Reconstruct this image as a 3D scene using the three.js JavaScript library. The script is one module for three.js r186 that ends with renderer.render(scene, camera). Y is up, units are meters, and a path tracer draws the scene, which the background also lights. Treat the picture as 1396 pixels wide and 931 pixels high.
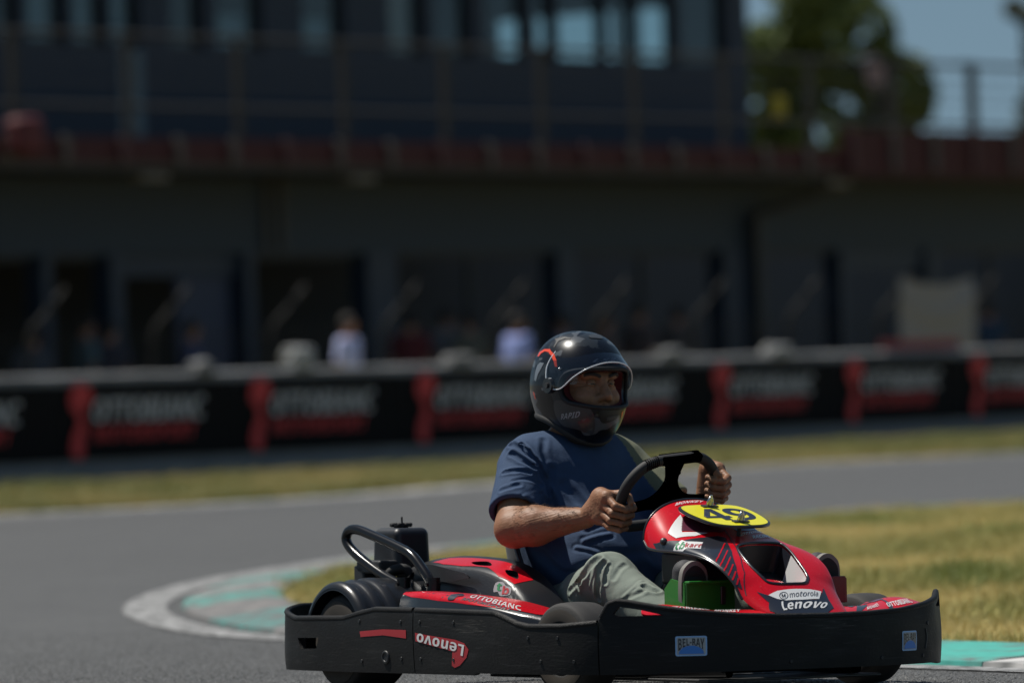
import * as THREE from 'three';
import { mergeGeometries } from 'three/addons/utils/BufferGeometryUtils.js';
import { RoundedBoxGeometry } from 'three/addons/geometries/RoundedBoxGeometry.js';
import { FontLoader } from 'three/addons/loaders/FontLoader.js';
import { ImprovedNoise } from 'three/addons/math/ImprovedNoise.js';

// ---------------------------------------------------------------- camera, sky, sun, exposure
const V3 = (x, y, z) => new THREE.Vector3(x, y, z);
const RAD = Math.PI / 180;
const scene = new THREE.Scene();
const FPX = 7756, CAM_H = 0.925, CAM_D = 16.5, HORIZON = 505, ROLL = 1.8 * RAD;
const camera = new THREE.PerspectiveCamera(2 * Math.atan(465.5 / FPX) / RAD, 1024 / 682, 0.5, 4000);
const pitch = Math.atan((HORIZON - 465.5) / FPX);
const camF = V3(0, Math.sin(pitch), -Math.cos(pitch)), r0 = V3(1, 0, 0), u0 = new THREE.Vector3().crossVectors(r0, camF);
const camR = r0.clone().multiplyScalar(Math.cos(ROLL)).addScaledVector(u0, -Math.sin(ROLL));
const camU = r0.clone().multiplyScalar(Math.sin(ROLL)).addScaledVector(u0, Math.cos(ROLL));
camera.position.set(0, CAM_H, CAM_D);
camera.quaternion.setFromRotationMatrix(new THREE.Matrix4().makeBasis(camR, camU, camF.clone().negate()));
camera.focus = 16.1;
camera.userData.fStop = 2.75;

const SUN = V3(-0.40, 0.85, -0.2).normalize();
const skyTex = (() => {
  const w = 512, h = 256, data = new Float32Array(w * h * 4), d = V3(0, 0, 0);
  const zen = [0.036, 0.078, 0.175], hor = [0.21, 0.32, 0.385];
  for (let j = 0; j < h; j++) for (let i = 0; i < w; i++) {
    const el = ((j + 0.5) / h - 0.5) * Math.PI, az = ((i + 0.5) / w - 0.5) * 2 * Math.PI;
    d.set(Math.cos(el) * Math.cos(az), Math.sin(el), Math.cos(el) * Math.sin(az));
    const t = Math.pow(Math.max(0, d.y), 0.45), s = Math.max(0, d.dot(SUN));
    const glow = 0.1 * Math.pow(s, 8) + 0.5 * Math.pow(s, 60);
    for (let c = 0; c < 3; c++) data[(j * w + i) * 4 + c] = d.y < -0.02 ? [0.11, 0.105, 0.085][c] : hor[c] * (1 - t) + zen[c] * t + glow * [1, 0.97, 0.9][c];
    data[(j * w + i) * 4 + 3] = 1;
  }
  const t = new THREE.DataTexture(data, w, h, THREE.RGBAFormat, THREE.FloatType);
  t.mapping = THREE.EquirectangularReflectionMapping; t.magFilter = t.minFilter = THREE.LinearFilter; t.needsUpdate = true;
  return t;
})();
scene.background = skyTex; scene.environment = skyTex;

const sun = new THREE.DirectionalLight(new THREE.Color().setRGB(1, 0.955, 0.88), 5.0);
sun.name = 'sun';
sun.position.copy(SUN).multiplyScalar(90); sun.target.position.set(0, 0, 0);
sun.castShadow = true; sun.shadow.mapSize.set(4096, 4096);
Object.assign(sun.shadow.camera, { left: -40, right: 40, top: 60, bottom: -60, near: 1, far: 260 });
scene.add(sun, sun.target);

const renderer = new THREE.WebGLRenderer({ antialias: true });
renderer.setSize(1024, 682);
renderer.toneMapping = THREE.LinearToneMapping;
renderer.toneMappingExposure = 1.07;
renderer.shadowMap.enabled = true;

// ---------------------------------------------------------------- helpers
const N3 = new ImprovedNoise();
const noise = (x, y, z = 0) => N3.noise(x + 31.7, y + 17.3, z + 9.1);
const fbm = (x, y, z = 0, o = 4) => { let s = 0, a = 0.5; for (let i = 0; i < o; i++) { s += a * noise(x, y, z); x *= 2.03; y *= 2.03; z *= 2.03; a *= 0.5; } return s; };
function rng(seed) { let s = seed | 0; return () => { s = (s + 0x6d2b79f5) | 0; let t = Math.imul(s ^ (s >>> 15), 1 | s); t = (t + Math.imul(t ^ (t >>> 7), 61 | t)) ^ t; return ((t ^ (t >>> 14)) >>> 0) / 4294967296; }; }
const clamp = (x, a = 0, b = 1) => Math.min(b, Math.max(a, x));
const lerp = (a, b, t) => a + (b - a) * t;
const sstep = (a, b, x) => { const t = clamp((x - a) / (b - a)); return t * t * (3 - 2 * t); };
const tab = (T, x) => { if (x <= T[0][0]) return T[0][1]; for (let i = 1; i < T.length; i++) if (x <= T[i][0]) { const t = (x - T[i - 1][0]) / (T[i][0] - T[i - 1][0]); return lerp(T[i - 1][1], T[i][1], t); } return T[T.length - 1][1]; };
const stab = (T, x) => { // smooth table (catmull)
  const n = T.length; if (x <= T[0][0]) return T[0][1]; if (x >= T[n - 1][0]) return T[n - 1][1];
  let i = 1; while (x > T[i][0]) i++;
  const p1 = T[i - 1], p2 = T[i], p0 = T[Math.max(0, i - 2)], p3 = T[Math.min(n - 1, i + 1)], h = p2[0] - p1[0], t = (x - p1[0]) / h;
  const m1 = (p2[1] - p0[1]) / (p2[0] - p0[0]) * h, m2 = (p3[1] - p1[1]) / (p3[0] - p1[0]) * h, t2 = t * t, t3 = t2 * t;
  return (2 * t3 - 3 * t2 + 1) * p1[1] + (t3 - 2 * t2 + t) * m1 + (-2 * t3 + 3 * t2) * p2[1] + (t3 - t2) * m2;
};
const taken = new Map();
const numbered = (name) => { const k = taken.get(name) ?? 0; taken.set(name, k + 1); return k ? name + '_' + String(k).padStart(3, '0') : name; };
function shade(o) { o.castShadow = true; o.receiveShadow = true; return o; }
function mesh(name, geo, mat, parent) { const m = shade(new THREE.Mesh(geo, mat)); m.name = parent ? name : numbered(name); (parent ?? scene).add(m); return m; }
function grp(name, parent) { const g = new THREE.Group(); g.name = parent ? name : numbered(name); (parent ?? scene).add(g); return g; }
function tag(o, label, category, group) { o.userData.label = label; o.userData.category = category; if (group) o.userData.group = group; return o; }
function struct(o) { o.userData.kind = 'structure'; return o; }
const merge = (list) => mergeGeometries(list.map((g) => { const q = g.index ? g.toNonIndexed() : g; for (const k of Object.keys(q.attributes)) if (!['position', 'normal', 'uv'].includes(k)) q.deleteAttribute(k); if (!q.attributes.uv) q.setAttribute('uv', new THREE.BufferAttribute(new Float32Array(q.attributes.position.count * 2), 2)); return q; }));
const bx = (x0, x1, y0, y1, z0, z1) => new THREE.BoxGeometry(Math.abs(x1 - x0), Math.abs(y1 - y0), Math.abs(z1 - z0)).translate((x0 + x1) / 2, (y0 + y1) / 2, (z0 + z1) / 2);
const rbx = (x0, x1, y0, y1, z0, z1, r = 0.01, s = 3) => new RoundedBoxGeometry(Math.abs(x1 - x0), Math.abs(y1 - y0), Math.abs(z1 - z0), s, Math.min(r, 0.49 * Math.min(Math.abs(x1 - x0), Math.abs(y1 - y0), Math.abs(z1 - z0)))).translate((x0 + x1) / 2, (y0 + y1) / 2, (z0 + z1) / 2);
const tube = (pts, r, seg = 60, rad = 12, closed = false, tension = 0.5) => new THREE.TubeGeometry(new THREE.CatmullRomCurve3(pts.map((p) => V3(...p)), closed, 'catmullrom', tension), seg, r, rad, closed);
const bar = (a, b, r, rad = 12) => { const A = V3(...a), B = V3(...b), L = A.distanceTo(B), g = new THREE.CylinderGeometry(r, r, L, rad); g.applyQuaternion(new THREE.Quaternion().setFromUnitVectors(V3(0, 1, 0), B.clone().sub(A).normalize())); return g.translate((a[0] + b[0]) / 2, (a[1] + b[1]) / 2, (a[2] + b[2]) / 2); };
const latheZ = (prof, seg = 48, p0 = 0, pl = Math.PI * 2) => new THREE.LatheGeometry(prof.map(([r, y]) => new THREE.Vector2(r, y)), seg, p0, pl).rotateX(Math.PI / 2);

// pixel of the photograph <-> place
const toPx = (P) => { const v = P.clone().sub(camera.position), z = v.dot(camF); return [698 + FPX * v.dot(camR) / z, 465.5 - FPX * v.dot(camU) / z]; };

// textures
function texture(w, h, fn, srgb = true, rep) {
  const d = new Uint8Array(w * h * 4);
  for (let j = 0; j < h; j++) for (let i = 0; i < w; i++) { const c = fn(i / w, j / h, i, j); for (let k = 0; k < 3; k++) d[(j * w + i) * 4 + k] = clamp(Array.isArray(c) ? c[k] : c) * 255; d[(j * w + i) * 4 + 3] = 255; }
  const t = new THREE.DataTexture(d, w, h); t.magFilter = THREE.LinearFilter; t.minFilter = THREE.LinearMipmapLinearFilter; t.generateMipmaps = true;
  t.wrapS = t.wrapT = THREE.RepeatWrapping; if (srgb) t.colorSpace = THREE.SRGBColorSpace; if (rep) t.repeat.set(rep[0], rep[1]); t.needsUpdate = true; return t;
}
const toS = (c) => c <= 0.0031308 ? c * 12.92 : 1.055 * Math.pow(c, 1 / 2.4) - 0.055;
const S3 = (r, g, b) => [toS(Math.max(0, r)), toS(Math.max(0, g)), toS(Math.max(0, b))];
const tileFbm = (u, v, f, o, z = 0) => { // periodic noise on the unit square
  let s = 0, a = 0.5; for (let i = 0; i < o; i++) { const x = u * f, y = v * f; const n = (X, Y) => noise(X, Y, z + i * 7.7); s += a * (n(x, y) * (1 - u) * (1 - v) + n(x - f, y) * u * (1 - v) + n(x, y - f) * (1 - u) * v + n(x - f, y - f) * u * v); f *= 2; a *= 0.5; } return s;
};
const rgb = (r, g, b) => new THREE.Color().setRGB(r, g, b);
const std = (c, roughness, o = {}) => new THREE.MeshStandardMaterial({ color: rgb(...c), roughness, side: THREE.DoubleSide, ...o });
const phy = (c, roughness, o = {}) => new THREE.MeshPhysicalMaterial({ color: rgb(...c), roughness, side: THREE.DoubleSide, ...o });

// signed-distance modelling
const smin = (a, b, k) => { const h = Math.max(k - Math.abs(a - b), 0) / k; return Math.min(a, b) - h * h * k * 0.25; };
const smax = (a, b, k) => -smin(-a, -b, k);
const cap = (p, a, b, ra, rb) => { const x = b[0] - a[0], y = b[1] - a[1], z = b[2] - a[2], px = p[0] - a[0], py = p[1] - a[1], pz = p[2] - a[2]; const t = clamp((px * x + py * y + pz * z) / (x * x + y * y + z * z)); return Math.hypot(px - x * t, py - y * t, pz - z * t) - lerp(ra, rb ?? ra, t); };
const ell = (p, c, r) => { const x = (p[0] - c[0]) / r[0], y = (p[1] - c[1]) / r[1], z = (p[2] - c[2]) / r[2], k = Math.hypot(x, y, z), g = Math.hypot(x / r[0], y / r[1], z / r[2]); return g < 1e-9 ? -Math.min(...r) : k * (k - 1) / g; };
const sph = (p, c, r) => Math.hypot(p[0] - c[0], p[1] - c[1], p[2] - c[2]) - r;
function net(sdf, lo, hi, c, lip = 1.25) { // surface nets
  const n = [0, 1, 2].map((k) => Math.ceil((hi[k] - lo[k]) / c) + 1), [nx, ny, nz] = n, f = new Float32Array(nx * ny * nz).fill(1), B = 6, diag = c * B * 0.87 * lip;
  const at = (i, j, k) => i + nx * (j + ny * k), P = [0, 0, 0];
  for (let K = 0; K < nz; K += B) for (let J = 0; J < ny; J += B) for (let I = 0; I < nx; I += B) {
    P[0] = lo[0] + (I + B / 2 - 0.5) * c; P[1] = lo[1] + (J + B / 2 - 0.5) * c; P[2] = lo[2] + (K + B / 2 - 0.5) * c;
    const d = sdf(P), far = Math.abs(d) > diag + 0.012;
    for (let k = K; k < Math.min(nz, K + B); k++) for (let j = J; j < Math.min(ny, J + B); j++) for (let i = I; i < Math.min(nx, I + B); i++) {
      if (far) { f[at(i, j, k)] = d; continue; }
      P[0] = lo[0] + i * c; P[1] = lo[1] + j * c; P[2] = lo[2] + k * c; f[at(i, j, k)] = sdf(P);
    }
  }
  const id = new Int32Array(nx * ny * nz).fill(-1), pos = [], idx = [];
  const ed = [[0, 0, 0, 1, 0, 0], [0, 1, 0, 1, 1, 0], [0, 0, 1, 1, 0, 1], [0, 1, 1, 1, 1, 1], [0, 0, 0, 0, 1, 0], [1, 0, 0, 1, 1, 0], [0, 0, 1, 0, 1, 1], [1, 0, 1, 1, 1, 1], [0, 0, 0, 0, 0, 1], [1, 0, 0, 1, 0, 1], [0, 1, 0, 0, 1, 1], [1, 1, 0, 1, 1, 1]];
  for (let k = 0; k < nz - 1; k++) for (let j = 0; j < ny - 1; j++) for (let i = 0; i < nx - 1; i++) {
    let m = 0, x = 0, y = 0, z = 0;
    for (const e of ed) { const a = f[at(i + e[0], j + e[1], k + e[2])], b = f[at(i + e[3], j + e[4], k + e[5])]; if ((a < 0) !== (b < 0)) { const t = a / (a - b); x += e[0] + (e[3] - e[0]) * t; y += e[1] + (e[4] - e[1]) * t; z += e[2] + (e[5] - e[2]) * t; m++; } }
    if (m) { id[at(i, j, k)] = pos.length / 3; pos.push(lo[0] + (i + x / m) * c, lo[1] + (j + y / m) * c, lo[2] + (k + z / m) * c); }
  }
  const quad = (a, b, cc, d, flip) => { if (a < 0 || b < 0 || cc < 0 || d < 0) return; flip ? idx.push(a, cc, b, a, d, cc) : idx.push(a, b, cc, a, cc, d); };
  for (let k = 1; k < nz - 1; k++) for (let j = 1; j < ny - 1; j++) for (let i = 1; i < nx - 1; i++) {
    const s = f[at(i, j, k)] < 0;
    if (s !== (f[at(i + 1, j, k)] < 0)) quad(id[at(i, j - 1, k - 1)], id[at(i, j, k - 1)], id[at(i, j, k)], id[at(i, j - 1, k)], !s);
    if (s !== (f[at(i, j + 1, k)] < 0)) quad(id[at(i - 1, j, k - 1)], id[at(i - 1, j, k)], id[at(i, j, k)], id[at(i, j, k - 1)], !s);
    if (s !== (f[at(i, j, k + 1)] < 0)) quad(id[at(i - 1, j - 1, k)], id[at(i, j - 1, k)], id[at(i, j, k)], id[at(i - 1, j, k)], !s);
  }
  const nor = new Float32Array(pos.length), uv = new Float32Array(pos.length / 3 * 2), e = c * 0.4;
  for (let v = 0; v < pos.length; v += 3) {
    const p = [pos[v], pos[v + 1], pos[v + 2]], g = [0, 0, 0];
    for (const [a, b, q] of [[1, -1, -1], [-1, -1, 1], [-1, 1, -1], [1, 1, 1]]) { const d = sdf([p[0] + a * e, p[1] + b * e, p[2] + q * e]); g[0] += a * d; g[1] += b * d; g[2] += q * d; }
    const L = Math.hypot(...g) || 1; for (let q = 0; q < 3; q++) nor[v + q] = g[q] / L;
    uv[v / 3 * 2] = p[0] + p[2]; uv[v / 3 * 2 + 1] = p[1] + 0.35 * p[2];
  }
  const g = new THREE.BufferGeometry();
  g.setAttribute('position', new THREE.BufferAttribute(new Float32Array(pos), 3)); g.setAttribute('normal', new THREE.BufferAttribute(nor, 3)); g.setAttribute('uv', new THREE.BufferAttribute(uv, 2)); g.setIndex(idx);
  return g;
}
function colour(g, fn) { const p = g.attributes.position, c = new Float32Array(p.count * 3); for (let i = 0; i < p.count; i++) { const q = fn(p.getX(i), p.getY(i), p.getZ(i)); c[i * 3] = q[0]; c[i * 3 + 1] = q[1]; c[i * 3 + 2] = q[2]; } g.setAttribute('color', new THREE.BufferAttribute(c, 3)); return g; }

// sheets: a shape in a flat domain (metres), cut finely and laid on a curved surface map(u, v) -> Vector3
function nrm(map, u, v) { const e = 2e-3, a = map(u + e, v).sub(map(u - e, v)), b = map(u, v + e).sub(map(u, v - e)), n = a.cross(b); return n.lengthSq() < 1e-16 ? V3(0, 1, 0) : n.normalize().multiplyScalar(map.flip ? -1 : 1); }
function cut(shape, maxE) {
  const g = new THREE.ShapeGeometry(shape, 10), p = g.attributes.position, ix = g.index.array; let tris = [];
  for (let i = 0; i < ix.length; i += 3) tris.push([0, 1, 2].map((k) => [p.getX(ix[i + k]), p.getY(ix[i + k])]));
  const out = [];
  while (tris.length) { const t = tris.pop(); let m = 0, k = 0; for (let i = 0; i < 3; i++) { const L = Math.hypot(t[i][0] - t[(i + 1) % 3][0], t[i][1] - t[(i + 1) % 3][1]); if (L > m) { m = L; k = i; } } if (m <= maxE) { out.push(t); continue; } const a = t[k], b = t[(k + 1) % 3], c = t[(k + 2) % 3], q = [(a[0] + b[0]) / 2, (a[1] + b[1]) / 2]; tris.push([a, q, c], [q, b, c]); }
  return out;
}
function lay(shapes, map, off = 0, maxE = 0.02, flip = false) {
  const pos = [], nor = [], uv = [], memo = new Map();
  const at = (q) => { const k = q[0].toFixed(5) + ',' + q[1].toFixed(5); if (!memo.has(k)) { const n = nrm(map, q[0], q[1]); memo.set(k, [map(q[0], q[1]).addScaledVector(n, off), n]); } return memo.get(k); };
  for (const s of [shapes].flat()) for (const t0 of cut(s, maxE)) {
    const A = at(t0[0]), B = at(t0[1]), C = at(t0[2]), g = B[0].clone().sub(A[0]).cross(C[0].clone().sub(A[0])).dot(A[1].clone().add(B[1]).add(C[1]));
    const t = (g < 0) !== flip ? [t0[0], t0[2], t0[1]] : t0;
    for (const q of t) { const [P, n] = at(q); pos.push(P.x, P.y, P.z); const m = flip ? -1 : 1; nor.push(n.x * m, n.y * m, n.z * m); uv.push(q[0], q[1]); }
  }
  const g = new THREE.BufferGeometry(); g.setAttribute('position', new THREE.Float32BufferAttribute(pos, 3)); g.setAttribute('normal', new THREE.Float32BufferAttribute(nor, 3)); g.setAttribute('uv', new THREE.Float32BufferAttribute(uv, 2)); return g;
}
function strip(pts, map, o1, o2, step = 0.015, closed = true) { // wall standing on a contour, between two offsets
  const P = []; for (let i = 0; i < pts.length - (closed ? 0 : 1); i++) { const a = pts[i], b = pts[(i + 1) % pts.length], m = Math.max(1, Math.ceil(Math.hypot(a[0] - b[0], a[1] - b[1]) / step)); for (let k = 0; k < m; k++) P.push([lerp(a[0], b[0], k / m), lerp(a[1], b[1], k / m)]); }
  if (closed) P.push(P[0]); else P.push(pts[pts.length - 1]);
  const pos = [], uv = [], idx = []; P.forEach((q, i) => { const n = nrm(map, q[0], q[1]), X = map(q[0], q[1]); for (const o of [o1, o2]) { const Y = X.clone().addScaledVector(n, o); pos.push(Y.x, Y.y, Y.z); uv.push(q[0], q[1] + o); } if (i) { const a = i * 2 - 2; idx.push(a, a + 1, a + 2, a + 1, a + 3, a + 2); } });
  const g = new THREE.BufferGeometry(); g.setAttribute('position', new THREE.Float32BufferAttribute(pos, 3)); g.setAttribute('uv', new THREE.Float32BufferAttribute(uv, 2)); g.setIndex(idx); g.computeVertexNormals(); return g;
}
const ptsOf = (path) => { const p = path.getPoints(10).map((q) => [q.x, q.y]); const a = p[0], b = p[p.length - 1]; if (Math.hypot(a[0] - b[0], a[1] - b[1]) < 1e-6) p.pop(); return p; };
function shell(shape, map, thick, maxE = 0.02, r = 0.002) { // a moulded panel of real thickness with a softened rim
  const list = [lay(shape, map, 0, maxE), lay(shape, map, -thick, maxE, true)];
  for (const path of [shape, ...shape.holes]) list.push(strip(ptsOf(path), map, 0, -thick, maxE));
  return merge(list);
}
const poly = (pts) => { const s = new THREE.Shape(); pts.forEach((p, i) => i ? s.lineTo(p[0], p[1]) : s.moveTo(p[0], p[1])); s.closePath(); return s; };
const smoothPoly = (pts, n = 6) => { const c = new THREE.CatmullRomCurve3(pts.map((p) => V3(p[0], p[1], 0)), true, 'catmullrom', 0.5).getPoints(pts.length * n); c.pop(); return poly(c.map((p) => [p.x, p.y])); };
const rrect = (x0, y0, x1, y1, r) => { const s = new THREE.Shape(); s.moveTo(x0 + r, y0); s.lineTo(x1 - r, y0); s.quadraticCurveTo(x1, y0, x1, y0 + r); s.lineTo(x1, y1 - r); s.quadraticCurveTo(x1, y1, x1 - r, y1); s.lineTo(x0 + r, y1); s.quadraticCurveTo(x0, y1, x0, y1 - r); s.lineTo(x0, y0 + r); s.quadraticCurveTo(x0, y0, x0 + r, y0); return s; };
const fontB = await new FontLoader().loadAsync('fonts/droid/droid_sans_bold.typeface.json');
const fontR = await new FontLoader().loadAsync('fonts/droid/droid_sans_regular.typeface.json');
function words(text, font = fontB, slant = 0) { // shapes in a box of width w, height 1
  const ss = font.generateShapes(text, 1), b = new THREE.Box2(); ss.forEach((s) => s.getPoints(4).forEach((p) => b.expandByPoint(p)));
  return { shapes: ss, box: b, slant };
}
function bend(ss, fn) { return ss.map((s) => { const q = (path) => path.getPoints(5).map((p) => { const r = fn(p.x, p.y); return new THREE.Vector2(r[0], r[1]); }); const o = new THREE.Shape(q(s)); o.holes = s.holes.map((h) => new THREE.Path(q(h))); return o; }); }
// lettering in a domain: bl, br, tl are domain points of the box's corners
function put(t, bl, br, tl) { const { min, max } = t.box, w = max.x - min.x, h = max.y - min.y; return bend(t.shapes, (x, y) => { const v = (y - min.y) / h, u = (x - min.x) / w + t.slant * (v - 0.5); return [bl[0] + (br[0] - bl[0]) * u + (tl[0] - bl[0]) * v, bl[1] + (br[1] - bl[1]) * u + (tl[1] - bl[1]) * v]; }); }

// ---------------------------------------------------------------- the ground, the track, the kerb
const KX = (828 - 698) / 470, MX = 0.013, MZ = 0.022, FAR_Y = -0.06;
const G = (x, z) => { const pl = MZ * Math.min(Math.max(z, -9), 30) - MX * (clamp(x, -8, 8) - KX), k = sstep(1.5, 9, -z); return pl * (1 - k) + FAR_Y * k; };
const matGround = (() => {
  const m = texture(320, 320, (u, v) => { const a = tileFbm(u, v, 6, 4, 3), b = tileFbm(u, v, 40, 3, 11), t = clamp(0.5 + 1.3 * a), k = 0.85 + 0.7 * b; return S3(lerp(0.13, 0.29, t) * k, lerp(0.125, 0.205, t) * k, lerp(0.028, 0.07, t) * k); });
  return std([1, 1, 1], 1, { map: m });
})();
const inPoly = (x, y, P) => { let c = false; for (let i = 0, j = P.length - 1; i < P.length; j = i++) if ((P[i][1] > y) !== (P[j][1] > y) && x < (P[j][0] - P[i][0]) * (y - P[i][1]) / (P[j][1] - P[i][1]) + P[i][0]) c = !c; return c; };
const grid = (xs, zs, y) => { const pos = [], uv = [], idx = []; for (const z of zs) for (const x of xs) { pos.push(x, y(x, z), z); uv.push(x / 5, z / 5); } const n = xs.length; for (let j = 0; j < zs.length - 1; j++) for (let i = 0; i < n - 1; i++) { const a = j * n + i; idx.push(a, a + n, a + 1, a + 1, a + n, a + n + 1); } const g = new THREE.BufferGeometry(); g.setAttribute('position', new THREE.Float32BufferAttribute(pos, 3)); g.setAttribute('uv', new THREE.Float32BufferAttribute(uv, 2)); g.setIndex(idx); g.computeVertexNormals(); return g; };
const range = (a, b, s) => { const r = []; for (let x = a; x <= b + 1e-6; x += s) r.push(x); return r; };
{
  const xs = [-1500, -300, -80, ...range(-40, 40, 0.5), 80, 300, 1500], zs = [-3000, -600, -200, ...range(-90, 30, 0.5), 80, 300];
  struct(mesh('ground', grid(xs, zs, (x, z) => G(x, z) - 0.012), matGround));
}
const asphaltTex = texture(1024, 1024, (u, v, i, j) => {
  const r = rng(i * 7919 + j * 104729 + 5)(), r2 = rng(((i >> 1) * 3571 + (j >> 1) * 9973) + 77)(), c = tileFbm(u, v, 5, 2, 1), s = r2 > 0.92 ? 0.19 * r : r2 < 0.2 ? -0.035 : 0;
  const k = 0.054 + 0.03 * (r - 0.5) + s + 0.02 * c; return S3(k, k * 1.005, k * 0.985);
});
const asphaltBump = texture(512, 512, (u, v, i, j) => 0.5 + 0.5 * (rng(i * 7919 + j * 104729 + 9)() - 0.5) + 0.4 * tileFbm(u, v, 60, 2, 2), false);
const matAsphalt = std([1, 1, 1], 0.74, { vertexColors: true, map: asphaltTex, bumpMap: asphaltBump, bumpScale: 0.0012 });
const onG = (off) => (u, v) => V3(u, G(u, -v) + off, -v);     // domain (x, -z)
const OUT = [[30, 29], [12, 22.4], [3.32, 20.81], [1.67, 19.9], [1.36, 19.4], [0.06, 16.93], [-0.49, 15.75], [-0.98, 14.3], [-1.22, 13.3], [-1.45, 12.4], [-1.66, 11.2], [-1.78, 9.6], [-1.75, 8.1], [-1.56, 6.9], [-1.29, 5.95], [-0.92, 5.2], [0.2, 3.05], [1.29, 0.95], [2.6, -1.55], [8, -11], [14, -20]];   // edge of the infield, (x, -z), far side first
const FAR = [[-40, 15], [-14, 22], [-6.5, 25.6], [-3.97, 27.2], [-2.37, 28.9], [-1.42, 30.45], [-0.41, 33.2], [2.07, 37.5], [3.58, 39.3], [5.06, 40.5], [9, 44], [30, 62]];
const sm2 = (pts, n = 8) => new THREE.CatmullRomCurve3(pts.map((p) => V3(p[0], p[1], 0)), false, 'centripetal').getPoints(pts.length * n).map((p) => [p.x, p.y]);
const outS = sm2(OUT), farS = sm2(FAR);
const inSide = -1; // which side of the edge is the infield
const side = (pts, w) => pts.map((p, i) => { const a = pts[Math.max(0, i - 1)], b = pts[Math.min(pts.length - 1, i + 1)], L = Math.hypot(b[0] - a[0], b[1] - a[1]); return [p[0] + (b[1] - a[1]) / L * w, p[1] - (b[0] - a[0]) / L * w]; });
{
  const s = poly([...side(outS, 0.31 * inSide), [14, -29.5], [-39, -29.5], [-40, 10], ...farS]);
  const g = lay(s, onG(-0.004), 0, 0.7); colour(g, (x, y, z) => { const al = x * 0.5 - z * 0.86, ac = x * 0.86 + z * 0.5, q = 1.1 + 0.26 * fbm(ac * 1.3, al * 0.07, 2, 3) + 0.12 * fbm(x * 0.25, z * 0.1, 8, 2); return [q, q, q]; }); const uv = g.attributes.uv; for (let i = 0; i < uv.count; i++) uv.setXY(i, uv.getX(i) / 2.2, uv.getY(i) / 2.2);
  struct(mesh('track', g, matAsphalt));
}
const wornWhite = texture(256, 256, (u, v) => { const a = tileFbm(u, v, 14, 4, 21), t = sstep(-0.02, 0.28, a + 0.16); const k = lerp(0.07, 0.30, t); return S3(k, k, k * 0.98); });
const matLine = std([1, 1, 1], 0.8, { map: wornWhite });
function ribbon(pts, w0, w1, y) { const a = side(pts, w0), b = side(pts, w1), pos = [], uv = [], idx = []; let L = 0; pts.forEach((p, i) => { if (i) L += Math.hypot(p[0] - pts[i - 1][0], p[1] - pts[i - 1][1]); for (const [q, k] of [[a[i], 0], [b[i], 1]]) { pos.push(q[0], G(q[0], -q[1]) + y, -q[1]); uv.push(L, k * (w1 - w0)); } if (i) { const n = i * 2 - 2; idx.push(n, n + 1, n + 2, n + 1, n + 3, n + 2); } }); const g = new THREE.BufferGeometry(); g.setAttribute('position', new THREE.Float32BufferAttribute(pos, 3)); g.setAttribute('uv', new THREE.Float32BufferAttribute(uv, 2)); g.setIndex(idx); g.computeVertexNormals(); return g; }
struct(mesh('painted_edge_line', ribbon(outS, 0.03 * inSide, 0.22 * inSide, 0.001), matLine));
struct(mesh('painted_outer_line', ribbon(farS, 0.02, 0.42, 0.001), std([1, 1, 1], 0.8, { map: texture(256, 256, (u, v) => { const t = sstep(-0.1, 0.12, tileFbm(u, v, 7, 4, 27)), k = lerp(0.14, 0.5, t); return S3(k, k, k * 0.97); }) })));
const kerbW = (p) => p[1] < 9 ? lerp(0.74, 1.15, sstep(0.2, 1.3, p[0])) : 0.74;
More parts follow.
